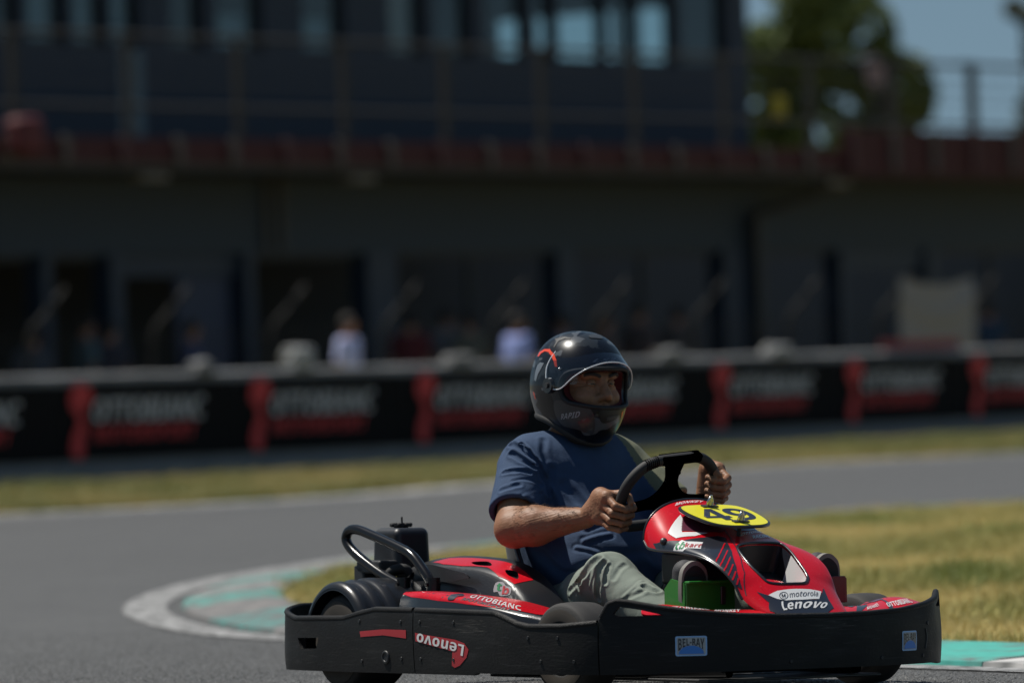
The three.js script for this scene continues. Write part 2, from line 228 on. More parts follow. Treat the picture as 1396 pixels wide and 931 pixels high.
{ // the painted kerb: one block after another round the infield
  const kerb = grp('kerb'); kerb.userData.kind = 'structure';
  const paint = (c, seed, fresh = 0) => std([1, 1, 1], 0.75, { map: texture(192, 192, (u, v) => { const a = tileFbm(u, v, 9, 4, seed), t = sstep(-0.14 - fresh, 0.18 - fresh, a), d = 1 + 0.5 * tileFbm(u, v, 30, 3, seed + 4); return S3(lerp(0.11, c[0], t) * d, lerp(0.112, c[1], t) * d, lerp(0.11, c[2], t) * d); }) });
  const mats = [paint([0.055, 0.30, 0.25], 3), paint([0.34, 0.33, 0.32], 8), paint([0.06, 0.22, 0.195], 15), paint([0.19, 0.175, 0.165], 19), paint([0.26, 0.25, 0.24], 23), paint([0.05, 0.33, 0.275], 31, 0.16), paint([0.5, 0.49, 0.475], 37, 0.12)];
  const pts = sm2(OUT.slice(1, 20), 24); const acc = [0]; for (let i = 1; i < pts.length; i++) acc.push(acc[i - 1] + Math.hypot(pts[i][0] - pts[i - 1][0], pts[i][1] - pts[i - 1][1]));
  const total = acc[acc.length - 1], R = rng(12); let s = 0, k = 0;
  const at = (q) => { let i = 1; while (i < pts.length - 1 && acc[i] < q) i++; const t = (q - acc[i - 1]) / (acc[i] - acc[i - 1]); return [lerp(pts[i - 1][0], pts[i][0], t), lerp(pts[i - 1][1], pts[i][1], t)]; };
  let sB = total; while (sB > 0 && toPx(V3(at(sB)[0], G(at(sB)[0], -at(sB)[1]), -at(sB)[1]))[0] > 1236) sB -= 0.02;   // a teal block ends here
  const cuts = [sB + 6.3, sB + 4.2, sB + 2.1, sB, sB - 2.15]; while (cuts[cuts.length - 1] > 1.2) cuts.push(cuts[cuts.length - 1] - 1.0 - 0.15 * R()); cuts.push(0); cuts.reverse();
  const nB = cuts.indexOf(sB) - 1, tealOdd = nB % 2;
  while (k < cuts.length - 1) {
    const e = Math.min(total - 0.01, cuts[k + 1]), line = range(s, e - 0.008, (e - s - 0.008) / 6).map(at), pos = [], idx = [], uv = [];
    const mid = line[3], kw = kerbW(mid), prof = [[0.29, -0.01], [0.295, 0.012], [lerp(0.3, kw, 0.2), 0.024], [lerp(0.3, kw, 0.55), 0.042], [kw - 0.08, 0.048], [kw - 0.01, 0.04], [kw, -0.01]], w = prof.map((p) => side(line, p[0] * inSide));
    for (let i = 0; i < line.length; i++) prof.forEach((p, j) => { const q = w[j][i]; pos.push(q[0], G(q[0], -q[1]) + p[1], -q[1]); uv.push(i / 6 + k * 0.37, p[0]); });
    const n = prof.length; for (let i = 0; i < line.length - 1; i++) for (let j = 0; j < n - 1; j++) { const a = i * n + j; idx.push(a, a + 1, a + n, a + 1, a + n + 1, a + n); }
    for (const i of [0, line.length - 1]) for (let j = 1; j < n - 1; j++) idx.push(i * n, i * n + j, i * n + j + 1);
    const g = new THREE.BufferGeometry(); g.setAttribute('position', new THREE.Float32BufferAttribute(pos, 3)); g.setAttribute('uv', new THREE.Float32BufferAttribute(uv, 2)); g.setIndex(idx); const g2 = g.toNonIndexed(); g2.computeVertexNormals();
    mesh('kerb_block', g2, mats[k > nB - 1 ? (k % 2 === tealOdd ? 5 : 6) : k % 2 === tealOdd ? (R() < 0.45 ? 2 : 0) : (R() < 0.35 ? 4 : R() < 0.45 ? 3 : 1)], kerb);
    s = e; k++;
  }
}
{ // loose and proud stones of the wearing course, near the kart
  const R = rng(61), n = 60000, m = new THREE.InstancedMesh(new THREE.IcosahedronGeometry(1, 0), std([1, 1, 1], 0.7), n), M = new THREE.Matrix4(), Q = new THREE.Quaternion(), c = new THREE.Color(), trackIn = side(outS, 0.01 * inSide); let k = 0;
  for (let i = 0; i < n * 2 && k < n; i++) { const x = lerp(-2.3, 2.2, R()), z = lerp(-6.5, 1.0, Math.pow(R(), 0.8)); if (inPoly(x, -z, [...trackIn, [30, -10]])) continue; const s = 0.0016 + 0.0024 * R() * R(); Q.setFromEuler(new THREE.Euler(R() * 6, R() * 6, R() * 6)); M.compose(V3(x, G(x, z) - 0.0045, z), Q, V3(s * 1.3, s * 0.9, s * 1.3)); m.setMatrixAt(k, M); const q = R() < 0.4 ? 0.1 + 0.14 * R() : 0.05 + 0.05 * R(); c.setRGB(q, q, q * 0.97); m.setColorAt(k, c); k++; }
  m.count = k; m.name = 'asphalt_stones'; shade(m); m.userData.kind = 'stuff'; scene.add(m); tag(m, 'coarse grey stone grains standing proud of the asphalt', 'asphalt');
}
// ---------------------------------------------------------------- grass
function tuft(seed, n, h, spread) { const R = rng(seed), pos = []; for (let i = 0; i < n; i++) { const a = R() * 6.283, x = (R() - 0.5) * spread, z = (R() - 0.5) * spread, H = h * (0.5 + 0.7 * R()), lean = H * (0.25 + 0.8 * R()), w = 0.0022 + 0.0018 * R(), cx = Math.cos(a), cz = Math.sin(a), mx = x + cx * lean * 0.4, mz = z + cz * lean * 0.4; pos.push(x - cz * w, 0, z + cx * w, x + cz * w, 0, z - cx * w, mx, H * 0.65, mz, mx - cz * w * 0.7, H * 0.62, mz + cx * w * 0.7, mx + cz * w * 0.7, H * 0.62, mz - cx * w * 0.7, x + cx * lean, H, z + cz * lean); } const g = new THREE.BufferGeometry(); g.setAttribute('position', new THREE.Float32BufferAttribute(pos, 3)); g.computeVertexNormals(); return g; }
const matBlade = phy([1, 1, 1], 0.9, { transmission: 0.15 });
function lawn(name, count, test, box, seed, scale, label, tone, lum = 1) {
  const R = rng(seed), m = new THREE.InstancedMesh(tuft(seed, 9, 0.055, 0.09), matBlade, count), M = new THREE.Matrix4(), Q = new THREE.Quaternion(), c = new THREE.Color(); let n = 0, tries = 0;
  while (n < count && tries++ < count * 8) {
    const x = lerp(box[0], box[1], R()), z = lerp(box[2], box[3], R()); if (!test(x, z)) continue;
    const a = fbm(x * 0.7, z * 0.45, seed, 3), b = fbm(x * 3, z * 3, seed + 5, 2), dry = clamp(0.5 + 2.3 * a + 0.9 * b + tone), s = scale * (0.6 + 0.9 * R()) * (1 - 0.35 * dry);
    Q.setFromAxisAngle(V3(0, 1, 0), R() * 6.283); M.compose(V3(x, G(x, z) - 0.012, z), Q, V3(s, s * (0.8 + 0.5 * R()), s)); m.setMatrixAt(n, M);
    const k = (0.8 + 0.4 * R()) * lum; c.setRGB(lerp(0.175, 0.55, dry) * k, lerp(0.205, 0.44, dry) * k, lerp(0.042, 0.165, dry) * k); m.setColorAt(n, c); n++;
  }
  m.count = n; m.name = numbered(name); shade(m); m.userData.kind = 'stuff'; scene.add(m); tag(m, label, 'grass'); return m;
}
const infieldP = [...outS, [14, 29]], kerbIn = outS.map((p, i) => side(outS, (kerbW(p) - 0.03) * inSide)[i]), infieldG = [...kerbIn, [18, -10], [30, 20]];
lawn('grass', 52000, (x, z) => inPoly(x, -z, infieldG), [-1.3, 4.2, -20.5, -0.8], 5, 1.15, 'short dry yellowish grass filling the infield inside the painted kerb', 0.2);
lawn('grass', 9000, (x, z) => inPoly(x, -z, infieldG), [4, 8, -20, 6], 25, 1.3, 'short dry grass spreading further along the infield beside the kerb', 0.1);
const BQ = [-5.14, 39.4], BT = [1 / Math.hypot(1, 1.39), 1.39 / Math.hypot(1, 1.39)];
lawn('grass', 30000, (x, z) => { const y = -z; if (x < -9 || x > 9) return false; const f = tab(FAR, x), b = BQ[1] + (x - BQ[0]) * 1.39; return y > f + 0.1 && y < b - 0.55 - 0.3 * noise(x * 2, 5); }, [-9, 9, -58, -22], 9, 1.25, 'long green and straw coloured grass verge below the advertising barrier', -0.05, 0.66);
{ // bare gritty strip between the grass and the barrier's foot
  const strip0 = range(-9, 24, 0.6).map((q) => [BQ[0] + BT[0] * q, BQ[1] + BT[1] * q]);
  struct(mesh('gravel_strip', ribbon(strip0, -0.1, 1.0, 0.004), std([1, 1, 1], 0.95, { map: texture(256, 256, (u, v) => { const k = 0.075 + 0.09 * tileFbm(u, v, 12, 4, 33); return S3(k, k * 1.0, k * 0.93); }) })));
}

// ---------------------------------------------------------------- the advertising barrier
const matConcrete = std([1, 1, 1], 0.9, { map: texture(256, 256, (u, v) => { const k = 0.2 + 0.14 * tileFbm(u, v, 6, 5, 4); return S3(k, k * 1.01, k * 1.0); }) });
const matBanner = phy([0.0065, 0.0065, 0.007], 0.9, { specularIntensity: 0.35 }), matBannerRed = std([0.5, 0.03, 0.034], 0.6), matBannerWhite = std([0.5, 0.51, 0.52], 0.6), matCap = std([1, 1, 1], 0.8, { map: texture(256, 64, (u, v) => { const k = 0.2 + 0.3 * tileFbm(u, v, 5, 4, 14); return S3(k, k, k * 0.98); }) });
const matWhite = std([0.78, 0.78, 0.76], 0.6), matBlack = std([0.012, 0.012, 0.013], 0.5);
const BYAW = Math.atan2(1.39, 1), BL = 2.9;
const emblem = smoothPoly([[-0.16, 0.28], [-0.05, 0.375], [0.1, 0.355], [0.175, 0.26], [0.14, 0.15], [0.03, 0.085], [0.025, 0.03], [0.07, -0.05], [0.03, -0.15], [0.02, -0.28], [0.0, -0.37], [-0.08, -0.385], [-0.16, -0.34], [-0.175, -0.24], [-0.13, -0.13], [-0.07, -0.04], [-0.07, 0.04], [-0.17, 0.15]]);
emblem.holes.push(new THREE.Path(smoothPoly([[0.045, 0.17], [0.09, 0.16], [0.1, 0.1], [0.05, 0.09], [0.02, 0.13]]).getPoints()));
const flat = (s) => new THREE.ShapeGeometry(s, 6);
const bannerTop = words('OTTOBIANC', fontB, 0.03), bannerLow = words('MOTORSPORT', fontB, 0.02);
for (let k = -1; k < 8; k++) {
  const g = grp('advertising_barrier'), s0 = 1.31 - 0.32 + k * BL;
  g.position.set(BQ[0] + BT[0] * s0, FAR_Y, -(BQ[1] + BT[1] * s0)); g.rotation.y = BYAW;
  const L = BL - 0.012;
  mesh('concrete_base', rbx(0.003, L - 0.003, -0.02, 0.24, -0.3, 0.0, 0.02, 1), matConcrete, g);
  mesh('wall_block', rbx(0.003, L - 0.003, 0.24, 0.94, -0.26, -0.02, 0.02, 1), matConcrete, g);
  const sheet = mesh('banner', (() => { const q = new THREE.PlaneGeometry(L, 0.76, 24, 6), p = q.attributes.position; for (let i = 0; i < p.count; i++) p.setZ(i, 0.02 + 0.012 * fbm(p.getX(i) * 1.5 + k * 5, p.getY(i) * 2, k, 2)); q.translate(L / 2, 0.595, 0); q.computeVertexNormals(); return q; })(), matBanner, g);
  mesh('emblem', flat(emblem).translate(0.33, 0.615, 0.045), matBannerRed, sheet);
  mesh('lettering', merge(put(bannerTop, [0.52, 0.6], [2.28, 0.6], [0.52, 0.83]).map(flat)).translate(0, 0, 0.045), matBannerWhite, sheet);
  mesh('lettering', merge(put(bannerLow, [0.52, 0.41], [2.12, 0.41], [0.52, 0.56]).map(flat)).translate(0, 0, 0.045), matBannerRed, sheet);
  mesh('cap_rail', (() => { const q = new THREE.CylinderGeometry(0.07, 0.07, L, 14, 8).rotateZ(Math.PI / 2), p = q.attributes.position; for (let i = 0; i < p.count; i++) p.setY(i, p.getY(i) + 0.01 * noise(p.getX(i) * 1.7 + k * 3.1, 0)); return q.translate(L / 2, 1.015, -0.09); })(), matCap, g);
  tag(g, 'black banner barrier section ' + (['carrying the small grey cloth lump', 'carrying the large crumpled white cloth bundle', 'carrying the flat grey cloth roll', 'carrying the pale bundle beyond the helmet', 'carrying the white bundle below a bent fence post', 'topped by the narrow red board'][k] ?? 'with nothing lying on its grey cap'), 'barrier', 'barrier sections with the same banner along the far verge');
}
const onBar = (s, y, w) => { const n = [BT[1], BT[0]]; return V3(BQ[0] + BT[0] * s + n[0] * w, FAR_Y + y, -(BQ[1] + BT[1] * s) + n[1] * w); };
// cloth bundles left on top of the barrier
[[5.05, 0.34, 0.26, 0.9, 'large crumpled white cloth bundle lying on the barrier cap'], [3.4, 0.3, 0.09, 0.35, 'small grey cloth lump on the barrier cap near the white bundle'], [7.9, 0.45, 0.07, 0.35, 'flat grey cloth roll on the barrier cap beside the standing spectators'], [12.0, 0.42, 0.08, 0.5, 'pale cloth bundle on the barrier cap beyond the helmet'], [14.3, 0.4, 0.1, 0.7, 'white cloth bundle on the barrier cap below the bent fence post']].forEach(([s, w, h, k, label], i) => {
  const g = net((p) => Math.hypot(Math.max(0, Math.abs(p[0]) - w * 0.38), Math.max(0, Math.abs(p[1] - h * 0.42) - h * 0.36), Math.max(0, Math.abs(p[2]) - 0.07)) - 0.035 + 0.09 * fbm(p[0] * 9 + i * 9, p[1] * 9, p[2] * 9, 3), [-0.4, -0.1, -0.3], [0.4, 0.4, 0.3], 0.025);
  const m = mesh('cloth_bundle', g, std([0.45 * k, 0.45 * k, 0.44 * k], 0.9)); m.position.copy(onBar(s, 1.075, -0.09)); m.rotation.y = BYAW; tag(m, label, 'cloth');
});
// ---------------------------------------------------------------- the pit building
const B0 = V3(-6.3, FAR_Y, CAM_D - 70), BY = Math.atan2(0.76904, 0.6392);
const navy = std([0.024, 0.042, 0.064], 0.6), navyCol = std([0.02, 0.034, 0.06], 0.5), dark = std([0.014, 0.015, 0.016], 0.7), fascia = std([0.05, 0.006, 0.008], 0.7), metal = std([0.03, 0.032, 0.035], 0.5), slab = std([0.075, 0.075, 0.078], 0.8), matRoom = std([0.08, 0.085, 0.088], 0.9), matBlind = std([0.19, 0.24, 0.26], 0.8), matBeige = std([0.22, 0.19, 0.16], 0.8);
const matPane = phy([0.86, 0.93, 0.94], 0.03, { transmission: 1, thickness: 0, ior: 1.5 });
const building = grp('pit_building'); building.position.copy(B0); building.rotation.y = BY;
tag(building, 'dark navy two storey pit building with red terrace edge and railing', 'building');
const X0 = -9, X1 = 34;
{
  const b = building, part = (n, x0, x1, y0, y1, z0, z1, m) => mesh(n, bx(x0, x1, y0, y1, z0, z1), m, b);
  part('wall', X0, X1, 2.6, 3.62, -0.25, 0, navy);
  part('back_wall', X0, X1, 0, 3.62, -7.2, -7, matRoom);
  part('end_wall', X0 - 0.2, X0, 0, 3.62, -7.2, 0, navy); part('end_wall', X1, X1 + 0.2, 0, 3.62, -7.2, 0, navy);
  part('interior_floor', X0, X1, 0.012, 0.05, -6.99, -0.3, slab);
  // ground floor: pillars between glazed bays
  const piers = [[-7.6, -7.2], [-4.2, -3.7], [-1.2, -0.8], [0.75, 0.92], [1.97, 2.2], [4.48, 4.66], [6.87, 7.47], [10.86, 11.28], [14.62, 15.36], [17.4, 17.6], [19.6, 19.9], [23, 23.5], [27, 27.5], [31, 31.5]];
  piers.forEach(([a, c]) => part('pillar', a, c, 0, 2.6, -0.28, 0.03, navyCol));
  for (let i = 0; i < piers.length - 1; i++) {
    const a = piers[i][1], c = piers[i + 1][0]; if (a > 2 && c < 4.5) { // doorway with one leaf
      const d = grp('doorway', b); mesh('door_leaf', bx(3.35, 4.35, 0.03, 2.3, -0.2, -0.14), std([0.016, 0.03, 0.075], 0.45), d); mesh('transom', bx(a, c, 2.32, 2.6, -0.2, -0.1), navyCol, d); mesh('handle', bx(3.45, 3.5, 1.0, 1.2, -0.14, -0.09), metal, d); continue;
    }
    const w = grp('open_bay', b), n = Math.max(1, Math.round((c - a) / 1.7));
    for (let q = 0; q < n; q++) { const u0 = lerp(a, c, q / n), u1 = lerp(a, c, (q + 1) / n); if (q) mesh('mullion', bx(u0 - 0.035, u0 + 0.035, 0.05, 2.57, -0.2, -0.12), metal, w); }
    mesh('head_frame', bx(a, c, 2.53, 2.6, -0.2, -0.11), metal, w);
  }
  part('recessed_lintel', 17.6, 19.6, 2.3, 2.6, -0.12, -0.05, navyCol);
  part('downpipe', 15.2, 15.36, 0, 3.1, 0.04, 0.2, metal); mesh('downpipe', bar([15.28, 3.1, 0.12], [16.6, 3.6, 1.0], 0.07), metal, b);
  for (const [x, y0] of [[4.86, 2.65], [5.15, 2.65]]) part('wall_pipe', x, x + 0.1, y0, 3.6, 0.005, 0.07, std([0.07, 0.07, 0.07], 0.6));
  // terrace
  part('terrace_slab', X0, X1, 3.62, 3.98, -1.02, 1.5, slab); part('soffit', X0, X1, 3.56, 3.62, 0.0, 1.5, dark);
  mesh('terrace_edge', bx(X0, 15.5, 3.68, 3.98, 1.5, 1.56), fascia, b); mesh('terrace_edge', bx(15.5, X1, 3.6, 4.26, 1.5, 1.6), fascia, b);
  const bk = [std([0.1, 0.085, 0.078], 0.7), std([0.09, 0.04, 0.042], 0.7)];
  for (let k = -8; k < 33; k++) { const x = 0.62 + k; mesh('bracket', rbx(x - 0.06, x + 0.06, 3.66, x > 15.5 ? 4.28 : 4.0, x > 15.5 ? 1.6 : 1.56, x > 15.5 ? 1.68 : 1.64, 0.02, 1), bk[Math.abs(k * 7 + 3) % 3 ? 0 : 1], b); }
  mesh('terrace_lamp', rbx(-1.45, -1.0, 3.75, 4.2, 1.57, 1.9, 0.1, 2), std([0.1, 0.018, 0.022], 0.7), b);
  for (const x of [1.1, 5.0, 15.3]) mesh('soffit_lamp', rbx(x, x + 0.5, 3.46, 3.56, 1.2, 1.45, 0.03, 1), std([0.16, 0.15, 0.14], 0.6), b);
  const rail = grp('railing', b), railM = std([0.032, 0.031, 0.031], 0.7);
  for (const [y, r] of [[5.25, 0.035], [4.37, 0.03], [4.66, 0.009], [4.86, 0.009], [5.05, 0.009]]) mesh('rail', bar([X0, y, 1.45], [X1, y, 1.45], r, 8), railM, rail);
  for (let k = -5; k < 18; k++) { const x = 0.9 + k * 2; mesh('post', x > 16 ? merge([bx(x - 0.07, x + 0.07, 3.98, 5.3, 1.38, 1.48), bx(x - 0.3, x + 0.05, 5.22, 5.3, 1.38, 1.46)]) : bx(x - 0.05, x + 0.05, 3.98, 5.25, 1.4, 1.48), railM, rail); }
  // upper storey, set back behind the terrace
  const u0 = X0, u1 = 16.7, yT = 7.6;
  const wins = [[-8, -6.5], [-6.2, -4.8], [-3, -1.6], [-1.3, 0.2], [1.0, 1.5], [1.66, 2.36], [2.5, 3.1], [3.2, 3.74], [4.3, 4.95], [5.2, 6.1], [6.9, 7.75], [8.65, 9.4], [9.6, 10.4], [10.7, 11.6], [11.7, 12.22], [12.3, 13.34], [13.4, 14.06], [14.14, 14.95], [15.1, 16.2]];
  const navyUp = std([0.018, 0.03, 0.05], 0.6);
  part('upper_wall', u0, u1, 3.98, 5.3, -1.2, -1.0, navyUp); part('upper_wall', u0, u1, 6.9, yT, -1.2, -1.0, navyUp);
  let e = u0; for (const [a, c] of [...wins, [u1, u1]]) { part('upper_pier', e, a, 5.3, 6.9, -1.2, -1.0, navyUp); e = c; }
  wins.forEach(([a, c], i) => { const w = grp('window', b); mesh('pane', bx(a, c, 5.3, 6.9, -1.13, -1.125), matPane, w); mesh('sill', bx(a, c, 5.3, 5.36, -1.16, -1.08), metal, w); mesh('jamb', bx(a, a + 0.04, 5.36, 6.9, -1.16, -1.08), metal, w); mesh('jamb', bx(c - 0.04, c, 5.36, 6.9, -1.16, -1.08), metal, w);
    if (i < 8 && i !== 4) mesh('blind', bx(a + 0.04, c - 0.04, 5.4, 6.9, -1.3, -1.28), matBlind, w); else if (i === 9 || i === 10) mesh('blind', bx(a + 0.04, c - 0.04, 5.36, 5.8, -1.3, -1.28), matBlind, w); else if (i === 11) mesh('curtain', bx(a + 0.02, c - 0.02, 5.36, 6.9, -1.3, -1.28), matBeige, w); });
  part('glass_door', 3.3, 3.75, 4.05, 5.28, -0.998, -0.985, std([0.1, 0.14, 0.16], 0.15));
  part('roof', u0, u1, yT, yT + 0.25, -7.3, -0.5, metal); part('upper_floor', u0, u1, 3.9, 3.98, -7, -1.2, matRoom); part('upper_back_wall', u0, u1, 3.98, yT, -7.2, -7, matRoom);
  // glazed end wall: the sky shows through it
  part('end_wall', u1 - 0.2, u1, 3.98, 5.4, -7, -1.2, navy); part('end_wall', u1 - 0.2, u1, 6.3, yT, -7, -1.2, navy); part('end_wall', u1 - 0.2, u1, 5.4, 6.3, -2.35, -1.2, navy); part('end_wall', u1 - 0.2, u1, 5.4, 6.3, -7, -5.75, navy);
  for (const [a, c] of [[-5.25, -4.98], [-3.42, -3.3]]) part('end_mullion', u1 - 0.14, u1 - 0.04, 5.4, 6.3, a, c, metal);
  part('end_glazing', u1 - 0.1, u1 - 0.095, 5.4, 6.3, -5.75, -2.35, phy([0.9, 0.95, 0.95], 0.03, { transmission: 1, thickness: 0 }));
}
const onFac = (s, y, w) => V3(B0.x + 0.6392 * s + 0.76904 * w, FAR_Y + y, B0.z - 0.76904 * s + 0.6392 * w);
{ // catch fence: posts with cranked tops and wire mesh between
  const f = grp('catch_fence'); f.position.copy(onFac(0, 0, 3)); f.rotation.y = BY; tag(f, 'galvanised wire mesh fence with cranked post tops in front of the pit building', 'fence');
  const m = std([0.014, 0.014, 0.0135], 0.8); const wires = [];
  for (let k = -4; k < 14; k++) { const x = -0.45 + k * 2.1; mesh('post', tube([[x, -0.02, 0], [x, 0.9, 0], [x + 0.02, 1.55, 0], [x + 0.16, 1.78, 0.1], [x + 0.42, 2.1, 0.22]], 0.033, 20, 8), m, f); }
  for (let y = 0.1; y < 1.62; y += 0.075) wires.push(bx(-9, 27, y, y + 0.003, -0.0015, 0.0015)); for (let x = -9; x < 27; x += 0.075) wires.push(bx(x, x + 0.003, 0.05, 1.62, 0.004, 0.007));
  mesh('wire_mesh', merge(wires), m, f).userData.kind = 'stuff';
}
{ // white sheet hung on the fence
  const s = new THREE.PlaneGeometry(1.75, 1.0, 24, 16), p = s.attributes.position; for (let i = 0; i < p.count; i++) { const x = p.getX(i), y = p.getY(i), t = (y + 0.5); p.setY(i, y - 0.1 * t * Math.cos(x * 1.9) + 0.1 * t); p.setZ(i, 0.03 * Math.sin(x * 2 + y * 3) + 0.04 * Math.exp(-Math.pow((y - 0.28 + 0.22 * Math.cos(x * 1.8)) * 14, 2))); } s.computeVertexNormals();
  const m = mesh('hanging_sheet', s, std([0.25, 0.25, 0.255], 0.85)); m.position.copy(onFac(15.3, 1.5, 3.25)); m.rotation.y = BY; tag(m, 'plain white sheet with sagging top edge hung on the wire fence', 'sheet');
  const c = mesh('red_board', rbx(-0.9, 0.9, 0, 0.12, -0.02, 0.02, 0.01, 1), std([0.2, 0.02, 0.025], 0.6)); c.position.copy(onBar(17.6, 1.08, -0.12)); c.rotation.y = BYAW; tag(c, 'narrow red board standing on the barrier below the white sheet', 'board');
}
{ // things on the terrace
  const s = grp('round_sign'); s.position.copy(onFac(17.2, 3.98, 0.9)); s.rotation.y = BY; tag(s, 'round pale pink sign on a thin post behind the terrace railing', 'sign');
  mesh('post', bar([0, 0, 0], [0, 1.0, 0], 0.04), metal, s); mesh('disc', new THREE.CylinderGeometry(0.25, 0.25, 0.05, 28).rotateX(Math.PI / 2).translate(0, 1.17, 0), std([0.32, 0.22, 0.22], 0.6), s); mesh('rim', new THREE.TorusGeometry(0.26, 0.035, 8, 28).translate(0, 1.17, 0), metal, s);
  const y = mesh('yellow_board', rbx(-0.13, 0.13, 0, 0.3, -0.02, 0.02, 0.02, 1), std([0.32, 0.26, 0.01], 0.6)); y.position.copy(onFac(14.1, 4.42, 1.5)); y.rotation.y = BY; tag(y, 'small yellow board fixed to the terrace railing before the tree', 'board');
}
// ---------------------------------------------------------------- trees behind the building
function tree(name, x, z, h, crown, seed, n, label, tone) {
  const t = grp(name); t.position.set(x, FAR_Y, z); const R = rng(seed), bark = std([0.06, 0.05, 0.04], 0.9), limbs = [];
  limbs.push(new THREE.CylinderGeometry(0.12, 0.26, h * 0.7, 10).translate(0, h * 0.35, 0));
  crown.forEach(([cx, cy, cz]) => { const a = [0, h * 0.4, 0], c = [cx, cy, cz]; limbs.push(tube([a, [lerp(a[0], c[0], 0.5), lerp(a[1], c[1], 0.4), lerp(a[2], c[2], 0.5)], c], 0.06, 8, 6)); });
  mesh('trunk', merge(limbs), bark, t);
  const pos = [], col = [], q = V3(0, 0, 0);
  for (let i = 0; i < n; i++) {
    const c = crown[Math.floor(R() * crown.length)]; let x1, y1, z1; do { x1 = R() * 2 - 1; y1 = R() * 2 - 1; z1 = R() * 2 - 1; } while (x1 * x1 + y1 * y1 + z1 * z1 > 1);
    const p = [c[0] + x1 * c[3], c[1] + y1 * c[4], c[2] + z1 * c[3]]; if (fbm(p[0] * 1.1 + seed, p[1] * 1.1, p[2] * 1.1, 2) < -0.02) continue;
    const s = 0.1 + 0.09 * R(), k = 0.7 + 0.6 * R(), A = V3(R() - 0.5, R() - 0.5, R() - 0.5).normalize(), Bv = V3(R() - 0.5, R() - 0.5, R() - 0.5).cross(A).normalize();
    for (const [u, v] of [[-1, 0], [0, -0.45], [1, 0], [-1, 0], [1, 0], [0, 0.45]]) { q.set(...p).addScaledVector(A, u * s).addScaledVector(Bv, v * s); pos.push(q.x, q.y, q.z); col.push(tone[0] * k, tone[1] * k, tone[2] * k); }
  }
  const g = new THREE.BufferGeometry(); g.setAttribute('position', new THREE.Float32BufferAttribute(pos, 3)); g.setAttribute('color', new THREE.Float32BufferAttribute(col, 3)); g.computeVertexNormals();
  mesh('crown', g, phy([1, 1, 1], 0.8, { vertexColors: true, transmission: 0.25 }), t); tag(t, label, 'tree', 'trees beyond the pit building');
}
const at140 = (px, d) => [(px - 698) / FPX * d, CAM_D - d];
{ let [x, z] = at140(1145, 150); tree('leafy_tree', x, z, 9, [[-1.9, 8.3, 0.5, 1.0, 1.7], [-2.0, 6.2, 0.3, 0.9, 1.6], [2.0, 8.0, -0.4, 0.8, 1.1], [-1.2, 8.4, 0, 1.2, 1.6], [0.3, 9.4, 0.3, 1.5, 1.5], [1.4, 8.2, 0, 1.0, 1.2], [-0.4, 6.4, 0.4, 1.4, 1.5], [-1.5, 5.9, 0, 0.9, 1.5], [0.7, 6.4, -0.4, 1.1, 0.9], [-0.2, 10.6, 0, 1.5, 1.0], [0.2, 4.6, 0, 1.3, 1.1], [1.8, 6.9, 0, 0.5, 0.6]], 41, 56000, 'broad leafy green tree rising just past the end of the upper storey', [0.115, 0.16, 0.035]);
  [x, z] = at140(1425, 140); tree('leafy_tree', x, z, 8, [[0.5, 8.6, 0, 0.8, 0.8], [-0.3, 9.5, 0, 0.4, 0.4], [0.4, 7, 0, 0.9, 0.8], [-0.3, 6.2, 0, 0.4, 0.35], [0.8, 9.6, 0.4, 1.2, 1.2]], 77, 12000, 'darker tree with hanging twigs beyond the far end of the terrace', [0.05, 0.062, 0.03]);
  [x, z] = at140(1180, 200); tree('leafy_tree', x, z, 6, [[0, 6, 0, 1.6, 1.4], [2.4, 5.2, 0, 1.4, 0.9], [-2.2, 5.5, 0, 1.3, 1], [4.6, 4.9, 0, 1.6, 0.9], [7, 4.7, 0, 1.6, 0.9]], 93, 24000, 'low grey green tree mass seen through the terrace railing', [0.055, 0.065, 0.04]); }
